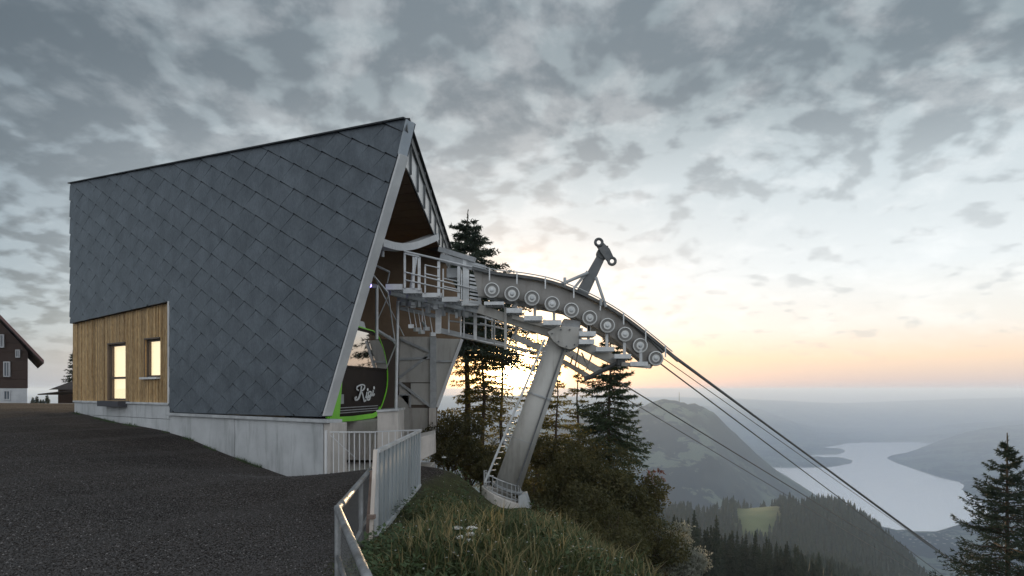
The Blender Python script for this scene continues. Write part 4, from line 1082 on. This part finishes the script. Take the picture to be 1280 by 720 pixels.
M_tube = mat('weathered_tube', (.36, .37, .38), .55, .4, (.20, .20, .20), 9, .9, .35, 50, stain=(.12, .11, .10))
M_wire = mat('old_wire', (.16, .16, .16), .6, .3)
M_rust = mat('rusty_post', (.30, .24, .21), .7, .2, (.20, .13, .10), 8, .9)
def tube_fence():
    c1 = P(422, 636, 5.9); far = P(463, 587, 8.9); near = P(462, 728, 3.9)
    G = thing('chain_link_fence', 'weathered tubular railing filled with chain link at the gravel edge', 'fence', Vector((c1.x, c1.y, ground_z(c1.x, c1.y))))
    n1 = lerp(c1, near, .08); f1 = lerp(c1, far, .05)
    path = catmull([near, lerp(c1, near, .5), n1, c1 + Vector((0, 0, .008)), f1, lerp(c1, far, .5), far], 4)
    obj('top_rail', MB().tube(path, .033, 14), M_tube, G, smooth=True)
    lo1 = c1 + Vector((0, 0, -.85)); 
    obj('mid_rail', MB().tube([P(440, 684, 6.9), P(459, 647, 8.6)], .024, 10), M_tube, G, smooth=True)
    obj('mid_rail', MB().tube([c1 + Vector((0, 0, -.45)), near + Vector((0, 0, -.45))], .022, 10), M_tube, G, smooth=True)
    for p in (c1, lerp(c1, far, .62), near): obj('post', MB().tube([p + Vector((0, 0, -1.3)), p], .028, 10), M_tube, G, smooth=True)
    obj('rail_sleeve', MB().tube([lerp(c1, far, .06), lerp(c1, far, .12)], .037, 14), M_tube, G, smooth=True)
    wires = MB()
    def net(a, b, H=1.05, cell=.07):
        L = (b - a).length; u = (b - a) / L; dn = Vector((0, 0, -1)); n = int(L / cell)
        for i in range(-int(H / cell), n):
            for sg in (1, -1):
                x0 = i * cell; pts = []
                xa, xb = (x0, x0 + H) if sg > 0 else (x0 + H, x0)
                # clip in x
                t0, t1 = 0.0, 1.0
                for lim, s in ((0, 1), (L, -1)):
                    fa, fb = (xa - lim) * s, (xb - lim) * s
                    if fa < 0 and fb < 0: t0 = 2
                    elif fa < 0: t0 = max(t0, fa / (fa - fb))
                    elif fb < 0: t1 = min(t1, fa / (fa - fb))
                if t0 >= t1: continue
                pa = a + u * lerp(xa, xb, t0) + dn * (H * t0 + .03); pb = a + u * lerp(xa, xb, t1) + dn * (H * t1 + .03)
                off = Vector((-u.y, u.x, 0)) * (.003 * sg); wires.tube([pa + off, pb + off], .0013, 3, cap=False)
    net(c1, far); net(c1, near)
    tag(obj('chain_link', wires, M_wire, G), kind='stuff')
    # tall pale post and its rusty neighbour
    W = thing('gate_post', 'tall thin cream post with a rusty post beside it at the fence corner', 'post', P(461, 716, 7.9))
    obj('cream_post', MB().bar(P(461, 725, 7.9), P(469.3, 562, 8.0), .045, .045, (0, 1, 0)), mat('cream_paint', (.66, .58, .52), .6), W)
    obj('rusty_post', MB().bar(P(456, 725, 7.95), P(466, 588, 8.05), .06, .04, (0, 1, 0)), M_rust, W)
    obj('clamp', MB().box(P(464, 646, 7.9), (.1, .08, .05)), M_rust, W)
tube_fence()

# ------------------------------------------------------------------ chalet and hut on the left
def chalet():
    D = 45; G = thing('chalet', 'dark timber chalet on a white base at the left edge', 'house', P(0, 507, D)); KX = -.80
    zb = P(0, 509, D).z; zw = P(0, 485.5, D).z
    xr = P(34, 0, D).x; xl = xr - 13
    ridge_x = (xl + xr) / 2; zr = P(34, 436, D).z
    sl = (P(0, 395, D).z - P(55, 452, D).z) / (P(55, 0, D).x - P(0, 0, D).x)
    zridge = zr + (xr - ridge_x) * sl
    obj('stone_base', MB().prism([(xl, D, zb - 1), (xr, D, zb - 1), (xr, D, zw), (xl, D, zw)], (KX * 9, 9, 0)), M_chwhite, G)
    n = 14
    for k in range(n):
        z0, z1 = lerp(zw, zridge - .4, k / n) + .01, lerp(zw, zridge - .4, (k + 1) / n) - .005
        def half(z): return min(xr - ridge_x, max(.05, (zr - .15 - z) / sl + (xr - ridge_x)))
        obj('timber_plank', MB().prism([(ridge_x - half(z0), D + .06, z0), (ridge_x + half(z0), D + .06, z0), (ridge_x + half(z1), D + .06, z1), (ridge_x - half(z1), D + .06, z1)], (KX * 8.8, 8.8, 0)), M_oldwood, G)
    ex = P(55, 0, D - 1.2).x; ez = P(55, 452, D - 1.2).z
    for s in (1, -1):
        e = ridge_x + s * (ex - ridge_x)
        obj('roof', MB().prism([(e, D - 1.2, ez - .12), (ridge_x, D - 1.2, ez + (ex - ridge_x) * sl - .12), (ridge_x, D - 1.2, ez + (ex - ridge_x) * sl + .08), (e, D - 1.2, ez + .08)], (KX * 11, 11, 0)), M_roofold, G)
        obj('barge_board', MB().prism([(e, D - 1.26, ez - .10), (ridge_x, D - 1.26, ez + (ex - ridge_x) * sl - .10), (ridge_x, D - 1.26, ez + (ex - ridge_x) * sl + .12), (e, D - 1.26, ez + .12)], (0, .05, 0)), mat('faded_red_board', (.16, .09, .085), .8), G)
    for (x0, x1, y0, y1) in ((-2, 5.5, 418, 434.5), (20, 25.5, 437, 447), (5, 13, 452, 471), (5, 13.5, 488, 500)):
        a, b, c, d = P(x0, 0, D).x, P(x1, 0, D).x, P(0, y1, D).z, P(0, y0, D).z
        f = MB(); t = .07; yy = D - .02
        f.box(((a + b) / 2, yy, c + t / 2), (b - a, .1, t)); f.box(((a + b) / 2, yy, d - t / 2), (b - a, .1, t))
        f.box((a + t / 2, yy, (c + d) / 2), (t, .1, d - c - 2 * t)); f.box((b - t / 2, yy, (c + d) / 2), (t, .1, d - c - 2 * t)); f.box(((a + b) / 2, yy, (c + d) / 2), (.04, .08, d - c - 2 * t))
        w = obj('window', f, M_chwhite, G); obj('pane', MB().box(((a + b) / 2, yy + .02, (c + d) / 2), (b - a - 2 * t, .03, d - c - 2 * t)), M_glassd, w)
    obj('side_lean_to', MB().prism([(xr, D + 5, P(0, 487, D).z), (P(47, 0, D + 5).x, D + 5, P(0, 493, D).z), (P(47, 0, D + 5).x, D + 5, P(0, 494.5, D).z), (xr, D + 5, P(0, 489, D).z)], (0, 3, 0)), M_roofold, G)
    obj('side_wall', MB().prism([(xr + .01, D + 5.1, zb - .5), (xr + .5, D + 5.1, zb - .5), (xr + .5, D + 5.1, P(0, 490, D).z), (xr + .01, D + 5.1, P(0, 488.5, D).z)], (0, 2.5, 0)), M_oldwood, G)
    D2 = 58; H = thing('barn', 'small dark hut with a brown hipped roof beside the larch corner', 'hut', P(83, 506, D2))
    x0, x1 = P(72.5, 0, D2).x, P(72.5, 0, D2).x + 5
    obj('wall', MB().prism([(x0, D2, P(0, 510, D2).z), (x1, D2, P(0, 510, D2).z), (x1, D2, P(0, 486, D2).z), (x0, D2, P(0, 486, D2).z)], (0, 4, 0)), M_oldwood, H)
    obj('stone_base', MB().prism([(x0 - .02, D2 - .05, P(0, 510, D2).z), (x1, D2 - .05, P(0, 510, D2).z), (x1, D2 - .05, P(0, 504, D2).z), (x0 - .02, D2 - .05, P(0, 504, D2).z)], (0, 4, 0)), M_chwhite, H)
    e = [Vector((x0 - .5, D2 - .5, P(0, 487, D2).z)), Vector((x1 + .5, D2 - .5, P(0, 487, D2).z)), Vector((x1 + .5, D2 + 4.5, P(0, 487, D2).z)), Vector((x0 - .5, D2 + 4.5, P(0, 487, D2).z))]
    r0, r1 = Vector((x0 + .7, D2 + 2, P(0, 472, D2).z)), Vector((x1 - .7, D2 + 2, P(0, 472, D2).z))
    rf = MB(); rf.face([e[0], e[1], r1, r0]); rf.face([e[1], e[2], r1]); rf.face([e[2], e[3], r0, r1]); rf.face([e[3], e[0], r0]); rf.face([e[3], e[2], e[1], e[0]])
    obj('roof', rf, M_roofold, H)
chalet()

# ------------------------------------------------------------------ vegetation
RS = np.random.RandomState(11)
def spray(starts, vecs, K, leaf, rs, width=.32, spread=.75):
    """needle tufts along every twig"""
    n = len(starts); t = rs.uniform(.08, 1.0, (n, K, 1)); st = starts[:, None] + vecs[:, None] * t
    d = vecs / (np.linalg.norm(vecs, axis=1, keepdims=True) + 1e-9)
    dv = d[:, None] * .75 + rs.normal(0, spread * .55, (n, K, 3)); dv /= np.linalg.norm(dv, axis=2, keepdims=True)
    L = leaf * rs.uniform(.6, 1.3, (n, K, 1)); tip = st + dv * L
    sd = np.cross(dv, rs.normal(0, 1, (n, K, 3))); sd /= np.linalg.norm(sd, axis=2, keepdims=True) + 1e-9
    a = st - sd * L * width * .5; b = st + sd * L * width * .5
    return np.stack([a, b, tip], 2).reshape(-1, 3, 3)
def spruce(H, R, seed, whorls=30, nb=6, twigs=10, K=6, leaf=.1, bare=.08, droop=.35, taper=.85, gap=.0, tipup=.15, r0=None, twl=.32):
    rs = np.random.RandomState(seed); S = []; Vv = []; br = MB()
    br.tube([(rs.normal(0, .006) * H * (i % 2), 0, H * i / 6) for i in range(7)], r0 or H * .014, 8, r2=.006 + H * .0006)
    for w in range(whorls):
        t = bare + (1 - bare) * (w + rs.uniform(0, .5)) / whorls
        if t > .95: continue
        L0 = R * (1 - (t - bare) / (.965 - bare)) ** taper + R * .012
        k = max(3, int(nb * (1 if t < .8 else .7))); a0 = rs.uniform(0, 6.28)
        for j in range(k):
            if rs.rand() < gap: continue
            a = a0 + 6.283 * j / k + rs.normal(0, .25); L = L0 * rs.uniform(.62, 1.12); out = np.array([math.cos(a), math.sin(a), 0])
            z = H * t + rs.normal(0, .012 * H); up = .35 * t + .05
            def pt(s): return out * L * s + np.array([0, 0, z + L * (up * s - (droop + .3 * (1 - t)) * s ** 1.7 + tipup * s ** 4)])
            n = max(3, int(twigs * (.35 + .65 * L / R))); pts = [pt(s) for s in np.linspace(0, 1, 5)]
            if L > .25: br.tube([tuple(p) for p in pts], .010 * L + .005, 4, r2=.003, cap=False)
            sv = np.array([-out[1], out[0], 0])
            for s in np.linspace(.12, 1, n):
                p = pt(s); d = pt(min(1, s + .05)) - pt(s - .05); d /= np.linalg.norm(d)
                for sg in (-1, 1):
                    tl = L * twl * (1.15 - s) * rs.uniform(.6, 1.25) + .02 * R
                    S.append(p); Vv.append((d * rs.uniform(.45, .9) + sv * sg * rs.uniform(.5, 1) + np.array([0, 0, -rs.uniform(.05, .55)])) * tl)
            S.append(pt(.55)); Vv.append(pt(1.0) - pt(.55)); 
    for _ in range(3): S.append(np.array([0, 0, H * .9])); Vv.append(np.array([0, 0, H * .1]))
    tri = spray(np.array(S), np.array(Vv), K, leaf, rs)
    return br, tri
def tree(name, label, loc, spec, m, cat='tree', group=None, rz=0.0, m2=None, cut=None):
    G = thing(name, label, cat, loc, group); G.rotation_euler = (0, 0, rz)
    br, tri = spec
    link('trunk', br.mesh('trunk'), M_bark, G)
    tris_mesh('crown', tri, m, G)
    return G
def zat(px, d): x = (px - CX) / F * d; return Vector((x, d, ground_z(x, d)))

# tall spruce behind the station
b = zat(585, 28.0); H = P(0, 262, 28).z - b.z
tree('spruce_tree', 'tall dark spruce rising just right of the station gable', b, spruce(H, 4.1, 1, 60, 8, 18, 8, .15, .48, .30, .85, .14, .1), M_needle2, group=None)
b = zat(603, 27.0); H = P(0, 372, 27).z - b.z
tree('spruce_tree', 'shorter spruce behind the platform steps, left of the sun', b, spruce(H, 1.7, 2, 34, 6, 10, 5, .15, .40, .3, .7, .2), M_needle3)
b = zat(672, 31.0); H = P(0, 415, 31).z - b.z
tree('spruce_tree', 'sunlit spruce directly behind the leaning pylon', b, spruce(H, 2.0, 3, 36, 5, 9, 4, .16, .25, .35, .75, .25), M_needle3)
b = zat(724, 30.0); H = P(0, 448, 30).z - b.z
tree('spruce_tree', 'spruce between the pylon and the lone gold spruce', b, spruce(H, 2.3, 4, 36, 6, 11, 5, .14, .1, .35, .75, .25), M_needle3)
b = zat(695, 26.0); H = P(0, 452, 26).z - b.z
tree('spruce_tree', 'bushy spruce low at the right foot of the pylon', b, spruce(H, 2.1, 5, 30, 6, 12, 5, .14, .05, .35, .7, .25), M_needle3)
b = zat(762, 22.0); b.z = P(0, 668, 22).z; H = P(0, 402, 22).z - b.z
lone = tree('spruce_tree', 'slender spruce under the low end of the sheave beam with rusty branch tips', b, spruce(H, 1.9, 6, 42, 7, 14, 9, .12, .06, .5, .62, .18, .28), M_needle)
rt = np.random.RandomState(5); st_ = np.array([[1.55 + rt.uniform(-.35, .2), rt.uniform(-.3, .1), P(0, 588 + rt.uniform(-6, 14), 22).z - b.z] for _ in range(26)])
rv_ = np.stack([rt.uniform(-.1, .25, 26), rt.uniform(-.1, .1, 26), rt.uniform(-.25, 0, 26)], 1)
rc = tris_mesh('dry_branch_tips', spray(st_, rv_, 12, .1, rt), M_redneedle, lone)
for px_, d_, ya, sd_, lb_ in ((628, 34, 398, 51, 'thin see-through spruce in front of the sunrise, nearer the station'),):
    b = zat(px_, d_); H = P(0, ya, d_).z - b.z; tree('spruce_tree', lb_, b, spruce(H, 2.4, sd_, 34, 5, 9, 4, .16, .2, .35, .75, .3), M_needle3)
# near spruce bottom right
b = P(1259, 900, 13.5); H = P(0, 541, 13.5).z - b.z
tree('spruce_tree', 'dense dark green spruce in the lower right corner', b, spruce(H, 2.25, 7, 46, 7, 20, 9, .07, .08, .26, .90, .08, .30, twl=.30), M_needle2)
# small ones by the huts
b = P(91, 512, 62); tree('spruce_tree', 'thin spruce tip peeping out beside the larch corner', b, spruce(P(0, 438, 62).z - b.z, 1.3, 8, 22, 6, 7, 4, .22, .05), M_needle2)
smallspec = spruce(1.5, .45, 9, 12, 5, 4, 4, .16, .05)
for k, (px, py, s) in enumerate(((41, 497, 1), (46, 496, 1.1), (54, 501, .8), (59, 495, 1.2), (51, 499, .8))):
    lb = ('far little spruce nearest the chalet wall', 'second tiny spruce beside the chalet lean-to', 'lowest tiny spruce in the gap by the hut', 'tallest tiny spruce in the gap left of the hut', 'tiny spruce midway between chalet and hut')[k]
    b = P(px, 510, 90); 
    if k == 0: t0 = tree('small_spruce', lb, b, smallspec, M_needle2, group='tiny spruces on the skyline between the houses'); t0.scale = (s, s, s)
    else: copy_tree(t0, b, k * 1.3, s, lb)

# shrubs: leafy lobes on thin stems
def shrub_spec(R, H, seed, n=6000, leaf=.07, lobes=9, ratio=.5):
    rs = np.random.RandomState(seed); cs = []
    for i in range(lobes):
        a = rs.uniform(0, 6.28); r = R * math.sqrt(rs.rand()) * .75; cs.append((math.cos(a) * r, math.sin(a) * r, H * rs.uniform(.3, .85), R * rs.uniform(.28, .5)))
    pts = []
    for c in cs:
        m = n // lobes; d = rs.normal(0, 1, (m, 3)); d /= np.linalg.norm(d, axis=1, keepdims=True); rr = rs.uniform(.45, 1.08, (m, 1)) ** .6
        noise_ = 1 + .25 * np.sin(d[:, :1] * 7 + c[0] * 9) * np.cos(d[:, 2:] * 6)
        pts.append(np.array(c[:3]) + d * rr * c[3] * noise_ * np.array([1, 1, .9]))
    p = np.concatenate(pts); m = len(p); dv = rs.normal(0, 1, (m, 3)) + np.array([0, 0, .3]); dv /= np.linalg.norm(dv, axis=1, keepdims=True)
    sd = np.cross(dv, rs.normal(0, 1, (m, 3))); sd /= np.linalg.norm(sd, axis=1, keepdims=True); L = leaf * rs.uniform(.6, 1.4, (m, 1))
    q = np.stack([p, p + dv * L * .5 + sd * L * ratio * .5, p + dv * L, p + dv * L * .5 - sd * L * ratio * .5], 1)
    st = MB()
    for c in cs:
        for _ in range(3):
            e = (c[0] + rs.normal(0, .3) * c[3], c[1] + rs.normal(0, .3) * c[3], c[2] + c[3] * rs.uniform(0, .7))
            st.tube([(c[0] * .1, c[1] * .1, -.3), (c[0] * .6, c[1] * .6, c[2] * .5), e], .022, 5, r2=.005, cap=False)
    return st, q
def shrub(label, loc, R, H, seed, m, n=6000, leaf=.07, ratio=.5, name='shrub', cat='shrub'):
    G = thing(name, label, cat, loc); st, q = shrub_spec(R, H, seed, n, leaf, 10, ratio)
    link('stems', st.mesh('stems'), M_bark, G); tris_mesh('leaves', q, m, G); return G
for label, px, py, d, R, H, m, n, lf in (
        ('large brown shaded bush right behind the pylon foot', 706, 640, 19.5, 1.5, 2.4, M_leaf, 15000, .085),
        ('bronze leafed bush in front of the gold spruce', 735, 655, 18.5, 1.6, 2.3, M_leaf, 15000, .08),
        ('bush sloping down beneath the slender spruce', 775, 680, 17.5, 1.4, 2.2, M_leaf, 12000, .08),
        ('low dark bush at the top of the grassy bank beside the footing', 668, 655, 17.2, 1.1, 1.4, M_leaf, 9000, .07),
        ('dark bush behind the bank, left of the silvery willow bush', 765, 720, 13.5, 1.1, 1.3, M_leaf, 9000, .06),
        ('bush between the station corner and the pylon', 585, 600, 21.0, 1.2, 1.35, M_leaf, 12000, .085),
        ('shrub behind the concrete block right of the station', 560, 585, 23.0, 1.3, 2.2, M_leaf, 10000, .085),
        ('shaded bush at the left of the pylon ladder', 618, 612, 20.0, 1.0, .95, M_leaf, 12000, .085),
        ('dark bush lowest on the slope beside the willow', 800, 735, 15.5, 1.3, 1.6, M_leaf, 9000, .07),
        ('bush halfway down the slope behind the bank edge', 720, 690, 15.0, 1.3, 1.5, M_leaf, 10000, .07)):
    shrub(label, P(px, py, d), R, H, int(px), m, n, lf)
shrub('pale silvery willow bush lit at the edge of the drop', P(822, 728, 17.0), 1.0, 2.0, 77, M_leafpale, 9000, .07, .42, 'willow_bush')
shrub('smaller pale bush below the silvery willow at the frame edge', P(850, 745, 16.0), .8, 1.2, 78, M_leafpale, 5000, .07, .42, 'willow_bush')

# conifers on the spur
def low_conifer(seed, tiers=12, k=9):
    rs = np.random.RandomState(seed); mb = MB(); H = 1.0
    mb.tube([(0, 0, -.05), (0, 0, .2)], .012, 5)
    for t in range(tiers):
        z0 = .08 + .86 * t / tiers; z1 = min(1.0, z0 + .20 - .008 * t); r = .165 * (1 - t / tiers) ** .75 * rs.uniform(.8, 1.15) + .012
        ring = []
        for i in range(k):
            a = 6.283 * (i + rs.uniform(-.3, .3)) / k; rr = r * (rs.uniform(.75, 1.3) if i % 2 else rs.uniform(.35, .65)); ring.append((rr * math.cos(a), rr * math.sin(a), z0 - rs.uniform(0, .05)))
        for i in range(k): mb.face([ring[i], ring[(i + 1) % k], (0, 0, z1)])
    return mb
LC = [low_conifer(s).mesh('far_conifer') for s in (1, 2, 3, 4)]
for me in LC: me.materials.append(M_farconif)
def wood_conifer(seed):
    br, tri = spruce(1.0, .135, seed, 30, 8, 6, 5, .018, .04, .30, 1.0, .05, .1, r0=.010)
    v = [tuple(p) for t in tri for p in t]; nb_ = len(br.v)
    me = bpy.data.meshes.new('conifer'); me.from_pydata(br.v + v, [], br.f + [(nb_ + 3 * i, nb_ + 3 * i + 1, nb_ + 3 * i + 2) for i in range(len(tri))]); me.update(); me.materials.append(M_woodneedle); return me
M_woodneedle = mat('forest_needles', (.020, .032, .020), .85, 0, (.036, .050, .030), 3, .8, var=.5)
WC = [wood_conifer(s) for s in (31, 32, 33, 34)]
def spur_trees():
    rs = np.random.RandomState(3); n = 15000
    px = rs.uniform(690, 1190, n); Y = np.exp(rs.uniform(math.log(110), math.log(1000), n))
    x = (px - CX) / F * Y; z = height(x, Y); py = HY - z * F / Y
    ok = (meadow(px, Y) < .3) & (py < 790) & (rs.rand(n) < np.clip((Y / 450) ** 1.1, .12, 1))
    ok &= ~((px > 1050) & (Y < 300))
    px, Y, x, z = px[ok], Y[ok], x[ok], z[ok]
    h = np.where(Y < 480, rs.uniform(8, 18, len(x)), rs.uniform(10, 20, len(x))); size = h / Y
    vis = (HY - (z + h) * F / Y) < 722
    px, Y, x, z, h, size = [a[vis] for a in (px, Y, x, z, h, size)]
    order = np.argsort(-size); print('SPUR', len(order))
    for i in order[:280]:
        o = bpy.data.objects.new('conifer', WC[i % 4]); COL.objects.link(o); o.location = (x[i], Y[i], z[i] - .5); o.scale = (h[i] * 1.05, h[i] * 1.05, h[i]); o.rotation_euler = (0, 0, rs.uniform(0, 6))
        tag(o, 'dark conifer standing in the forest on the spur below the ropes', 'conifer', 'conifers of the forest on the spur')
    base = [(np.array([v.co[:] for v in me.vertices]), [list(p.vertices) for p in me.polygons]) for me in LC]
    Vs = []; Fs = []; off = 0
    for i in order[280:]:
        v, f = base[i % 4]; a = rs.uniform(0, 6); c, s = math.cos(a), math.sin(a); R_ = np.array([[c, -s, 0], [s, c, 0], [0, 0, 1]])
        Vs.append(v @ R_.T * np.array([h[i] * 1.15, h[i] * 1.15, h[i]]) + np.array([x[i], Y[i], z[i] - .5])); Fs += [[q + off for q in ff] for ff in f]; off += len(v)
    me = bpy.data.meshes.new('forest'); me.from_pydata(np.concatenate(Vs).tolist(), [], Fs); me.update()
    tag(link('forest', me, M_farconif), kind='stuff')
spur_trees()

# radio mast on the far summit
zt = P(849, 499.5, 2700)
tag(obj('radio_mast', MB().tube([zt + Vector((0, 0, -20)), zt + Vector((0, 0, 32))], 2.2, 6, r2=.9), M_dark), 'thin radio mast on the summit of the far mountain', 'mast')

# ------------------------------------------------------------------ grass, herbs, gravel
def scatter_xy(n, rs, y0, y1, px0, px1, p=1.0):
    Y = (rs.uniform(y0 ** (1 - p) if p != 1 else math.log(y0), y1 ** (1 - p) if p != 1 else math.log(y1), n)); Y = np.exp(Y) if p == 1 else Y ** (1 / (1 - p))
    px = rs.uniform(px0, px1, n); return (px - CX) / F * Y, Y
def grass(name, n, hmin, hmax, m, seed, wid=.006, mask=lambda x, y: np.ones(x.shape, bool), y1=24):
    rs = np.random.RandomState(seed); x, y = scatter_xy(n, rs, 3.2, y1, 415, 960)
    k = (gravel_mask(x, y) < .35) & mask(x, y); x, y = x[k], y[k]; z = height(x, y) - .02; n = len(x)
    clump = .55 + .9 * np.clip(vnoise(x * 1.7, y * 1.7, 4), 0, 1)
    far_ = np.clip((y - 8) / 6, 0, 1); near_foot = np.clip((np.hypot(x + .22, (y - 15.2) * .5) - .5) / 1.9, .10, 1)
    h = rs.uniform(hmin, hmax, n) * clump * (1 - .4 * far_) * near_foot * np.clip((x - np.interp(y, [p[1] for p in fence_line], [p[0] for p in fence_line])) / .9, .18, 1); a = rs.uniform(0, 6.283, n); lean = rs.uniform(.1, .9, n) * h
    w = wid * rs.uniform(.7, 1.4, n) * (1 + y / 12); base = np.stack([x, y, z], 1); d = np.stack([np.cos(a), np.sin(a), np.zeros(n)], 1); s = np.stack([-np.sin(a), np.cos(a), np.zeros(n)], 1)
    mid = base + d * (lean * .3)[:, None] + np.array([0, 0, 1]) * (h * .62)[:, None]; tip = base + d * lean[:, None] + np.array([0, 0, 1]) * (h * rs.uniform(.75, 1.0, n))[:, None]
    w = w[:, None]; q = np.stack([base - s * w, base + s * w, mid + s * w * .8, mid - s * w * .8], 1); t = np.stack([mid - s * w * .8, mid + s * w * .8, tip, tip], 1)
    T3 = np.concatenate([q[:, [0, 1, 2]], q[:, [0, 2, 3]], t[:, [0, 1, 2]]])
    return tag(tris_mesh(name, T3, m), kind='stuff')
nearf = lambda x, y: y < 22
grass('grass', 90000, .08, .30, M_grass, 1)
grass('olive_grass', 26000, .12, .42, M_grassdark, 5, .008)
grass('dry_grass', 13000, .22, .52, M_grassdry, 2, .004)
def weeds():
    rs = np.random.RandomState(21); n = 2600; px = rs.uniform(95, 403, n) ; Q = []
    k = vnoise(px / 14, px * 0, 3) > .45; px = px[k]
    pos = [on_wall(p, HY, .10) for p in px]; x = np.array([p.x for p in pos]); y = np.array([p.y for p in pos])
    off = rs.uniform(0, .16, len(x)); x = x + N.x * off; y = y + N.y * off; z = height(x, y) - .01; n = len(x)
    a = rs.uniform(0, 6.28, n); h = rs.uniform(.03, .15, n); b0 = np.stack([x, y, z], 1); w = .007
    sd = np.stack([-np.sin(a), np.cos(a), a * 0], 1) * w; tip = b0 + np.stack([np.cos(a) * h * .5, np.sin(a) * h * .5, h], 1)
    tag(tris_mesh('weeds', np.stack([b0 - sd, b0 + sd, tip], 1), M_herb), kind='stuff')
weeds()
# broad herb leaves
def herbs():
    rs = np.random.RandomState(8); x, y = scatter_xy(5200, rs, 3.2, 16, 440, 900); k = (gravel_mask(x, y) < .2) & (vnoise(x * 1.1, y * 1.1, 7) > .42); x, y = x[k], y[k]; z = height(x, y); n = len(x); K = 5
    a = rs.uniform(0, 6.283, (n, K)); L = rs.uniform(.03, .095, (n, K, 1)); c = np.stack([x, y, z], 1)[:, None] + np.array([0, 0, 1]) * rs.uniform(.03, .22, (n, K, 1))
    d = np.stack([np.cos(a), np.sin(a), rs.uniform(-.2, .7, (n, K))], 2); s = np.stack([-np.sin(a), np.cos(a), rs.uniform(-.3, .3, (n, K))], 2) * .26
    q = np.stack([c, c + (d * .5 + s) * L, c + d * L, c + (d * .5 - s) * L], 2).reshape(-1, 4, 3)
    tag(tris_mesh('herbs', q, M_herb), kind='stuff')
herbs()
def pebbles(name, n, r0, r1, m, seed, px0=-60, px1=560, y1=17):
    rs = np.random.RandomState(seed); x, y = scatter_xy(n, rs, 4.2, y1, px0, px1); k = gravel_mask(x, y) > .25; x, y = x[k], y[k]
    # keep out of the building
    q = np.stack([x - Wa.x, y - Wa.y], 1) @ np.array([N.x, N.y]); s = q > .12; x, y = x[s], y[s]; z = height(x, y); n = len(x)
    r = rs.uniform(r0, r1, n)[:, None] * (rs.rand(n, 1) ** 1.5 * .8 + .5); c = np.stack([x, y, z], 1) + np.array([0, 0, .25]) * r
    oc = np.array([[1, 0, 0], [0, 1, 0], [-1, 0, 0], [0, -1, 0], [0, 0, .6]]); a = rs.uniform(0, 6.28, n); R_ = np.zeros((n, 3, 3)); R_[:, 0, 0] = np.cos(a); R_[:, 0, 1] = -np.sin(a); R_[:, 1, 0] = np.sin(a); R_[:, 1, 1] = np.cos(a); R_[:, 2, 2] = 1
    v = (np.einsum('nij,kj->nki', R_, oc) * rs.uniform(.6, 1.25, (n, 5, 3))) * r[:, None] + c[:, None]
    T3 = np.concatenate([v[:, [0, 1, 4]], v[:, [1, 2, 4]], v[:, [2, 3, 4]], v[:, [3, 0, 4]]]); tag(tris_mesh(name, T3, m), kind='stuff')
pebbles('gravel', 120000, .006, .016, M_pebble, 4)
pebbles('pale_gravel', 9000, .006, .013, M_pebble2, 6)

def wildflowers():
    rs = np.random.RandomState(12); x, y = scatter_xy(420, rs, 4.5, 14, 480, 860); k = (gravel_mask(x, y) < .1) & (vnoise(x * .9, y * .9, 9) > .5); x, y = x[k], y[k]; z = height(x, y) + rs.uniform(.12, .3, len(x)); n = len(x)
    a = rs.uniform(0, 6.28, (n, 6)); c = np.stack([x, y, z], 1)[:, None]; L = .014
    d = np.stack([np.cos(a), np.sin(a), rs.uniform(-.4, .4, (n, 6))], 2) * L; s_ = np.stack([-np.sin(a), np.cos(a), a * 0], 2) * L * .4
    tag(tris_mesh('wildflowers', np.stack([c + d * 0, c + d * .6 + s_, c + d, c + d * .6 - s_], 2).reshape(-1, 4, 3), M_petal), kind='stuff')
wildflowers()
# white umbels on the bank
def flowers():
    spots = [(572, 660, 7.6, 1.0, 'leftmost white umbel flower in the cluster on the bank'), (588, 668, 7.2, .9, 'lowest white umbel flower near the bottom of the cluster'), (590, 660, 7.5, 1.1, 'largest white umbel flower at the top of the cluster'),
             (576, 672, 7.0, .9, 'white umbel flower just below the leftmost one'), (585, 676, 7.0, .8, 'small white umbel flower nearest the bottom of the frame'), (620, 662, 8.6, .7, 'single white umbel flower standing right of the cluster'), (555, 572, 13.5, .8, 'lone white flower near the concrete block by the station')]
    for k, (px, py, d, s, lab) in enumerate(spots):
        top = P(px, py, d); g = ground_z(top.x, top.y); G = thing('umbel_flower', lab, 'flower', Vector((top.x, top.y, g)), 'white umbel flowers on the bank')
        obj('stem', MB().tube([Vector((top.x, top.y, g - .05)), lerp(Vector((top.x, top.y, g)), top, .5) + Vector((.02, 0, 0)), top], .005, 5, r2=.003), M_herb, G)
        rs = np.random.RandomState(k); n = 90; a = rs.uniform(0, 6.28, n); r = np.sqrt(rs.rand(n)) * .06 * s; c = np.stack([np.cos(a) * r, np.sin(a) * r, .012 + -.25 * r * r / .06 + rs.normal(0, .004, n)], 1) + np.array(top - Vector((top.x, top.y, g)))
        c[:, :2] = np.stack([np.cos(a) * r, np.sin(a) * r], 1); dv = rs.normal(0, 1, (n, 3)); dv[:, 2] = abs(dv[:, 2]) * .4; dv /= np.linalg.norm(dv, axis=1, keepdims=True); sd = np.cross(dv, [0, 0, 1]); L = .014
        q = np.stack([c - dv * L, c + sd * L, c + dv * L, c - sd * L], 1); tris_mesh('umbel', q, M_petal, G)
flowers()
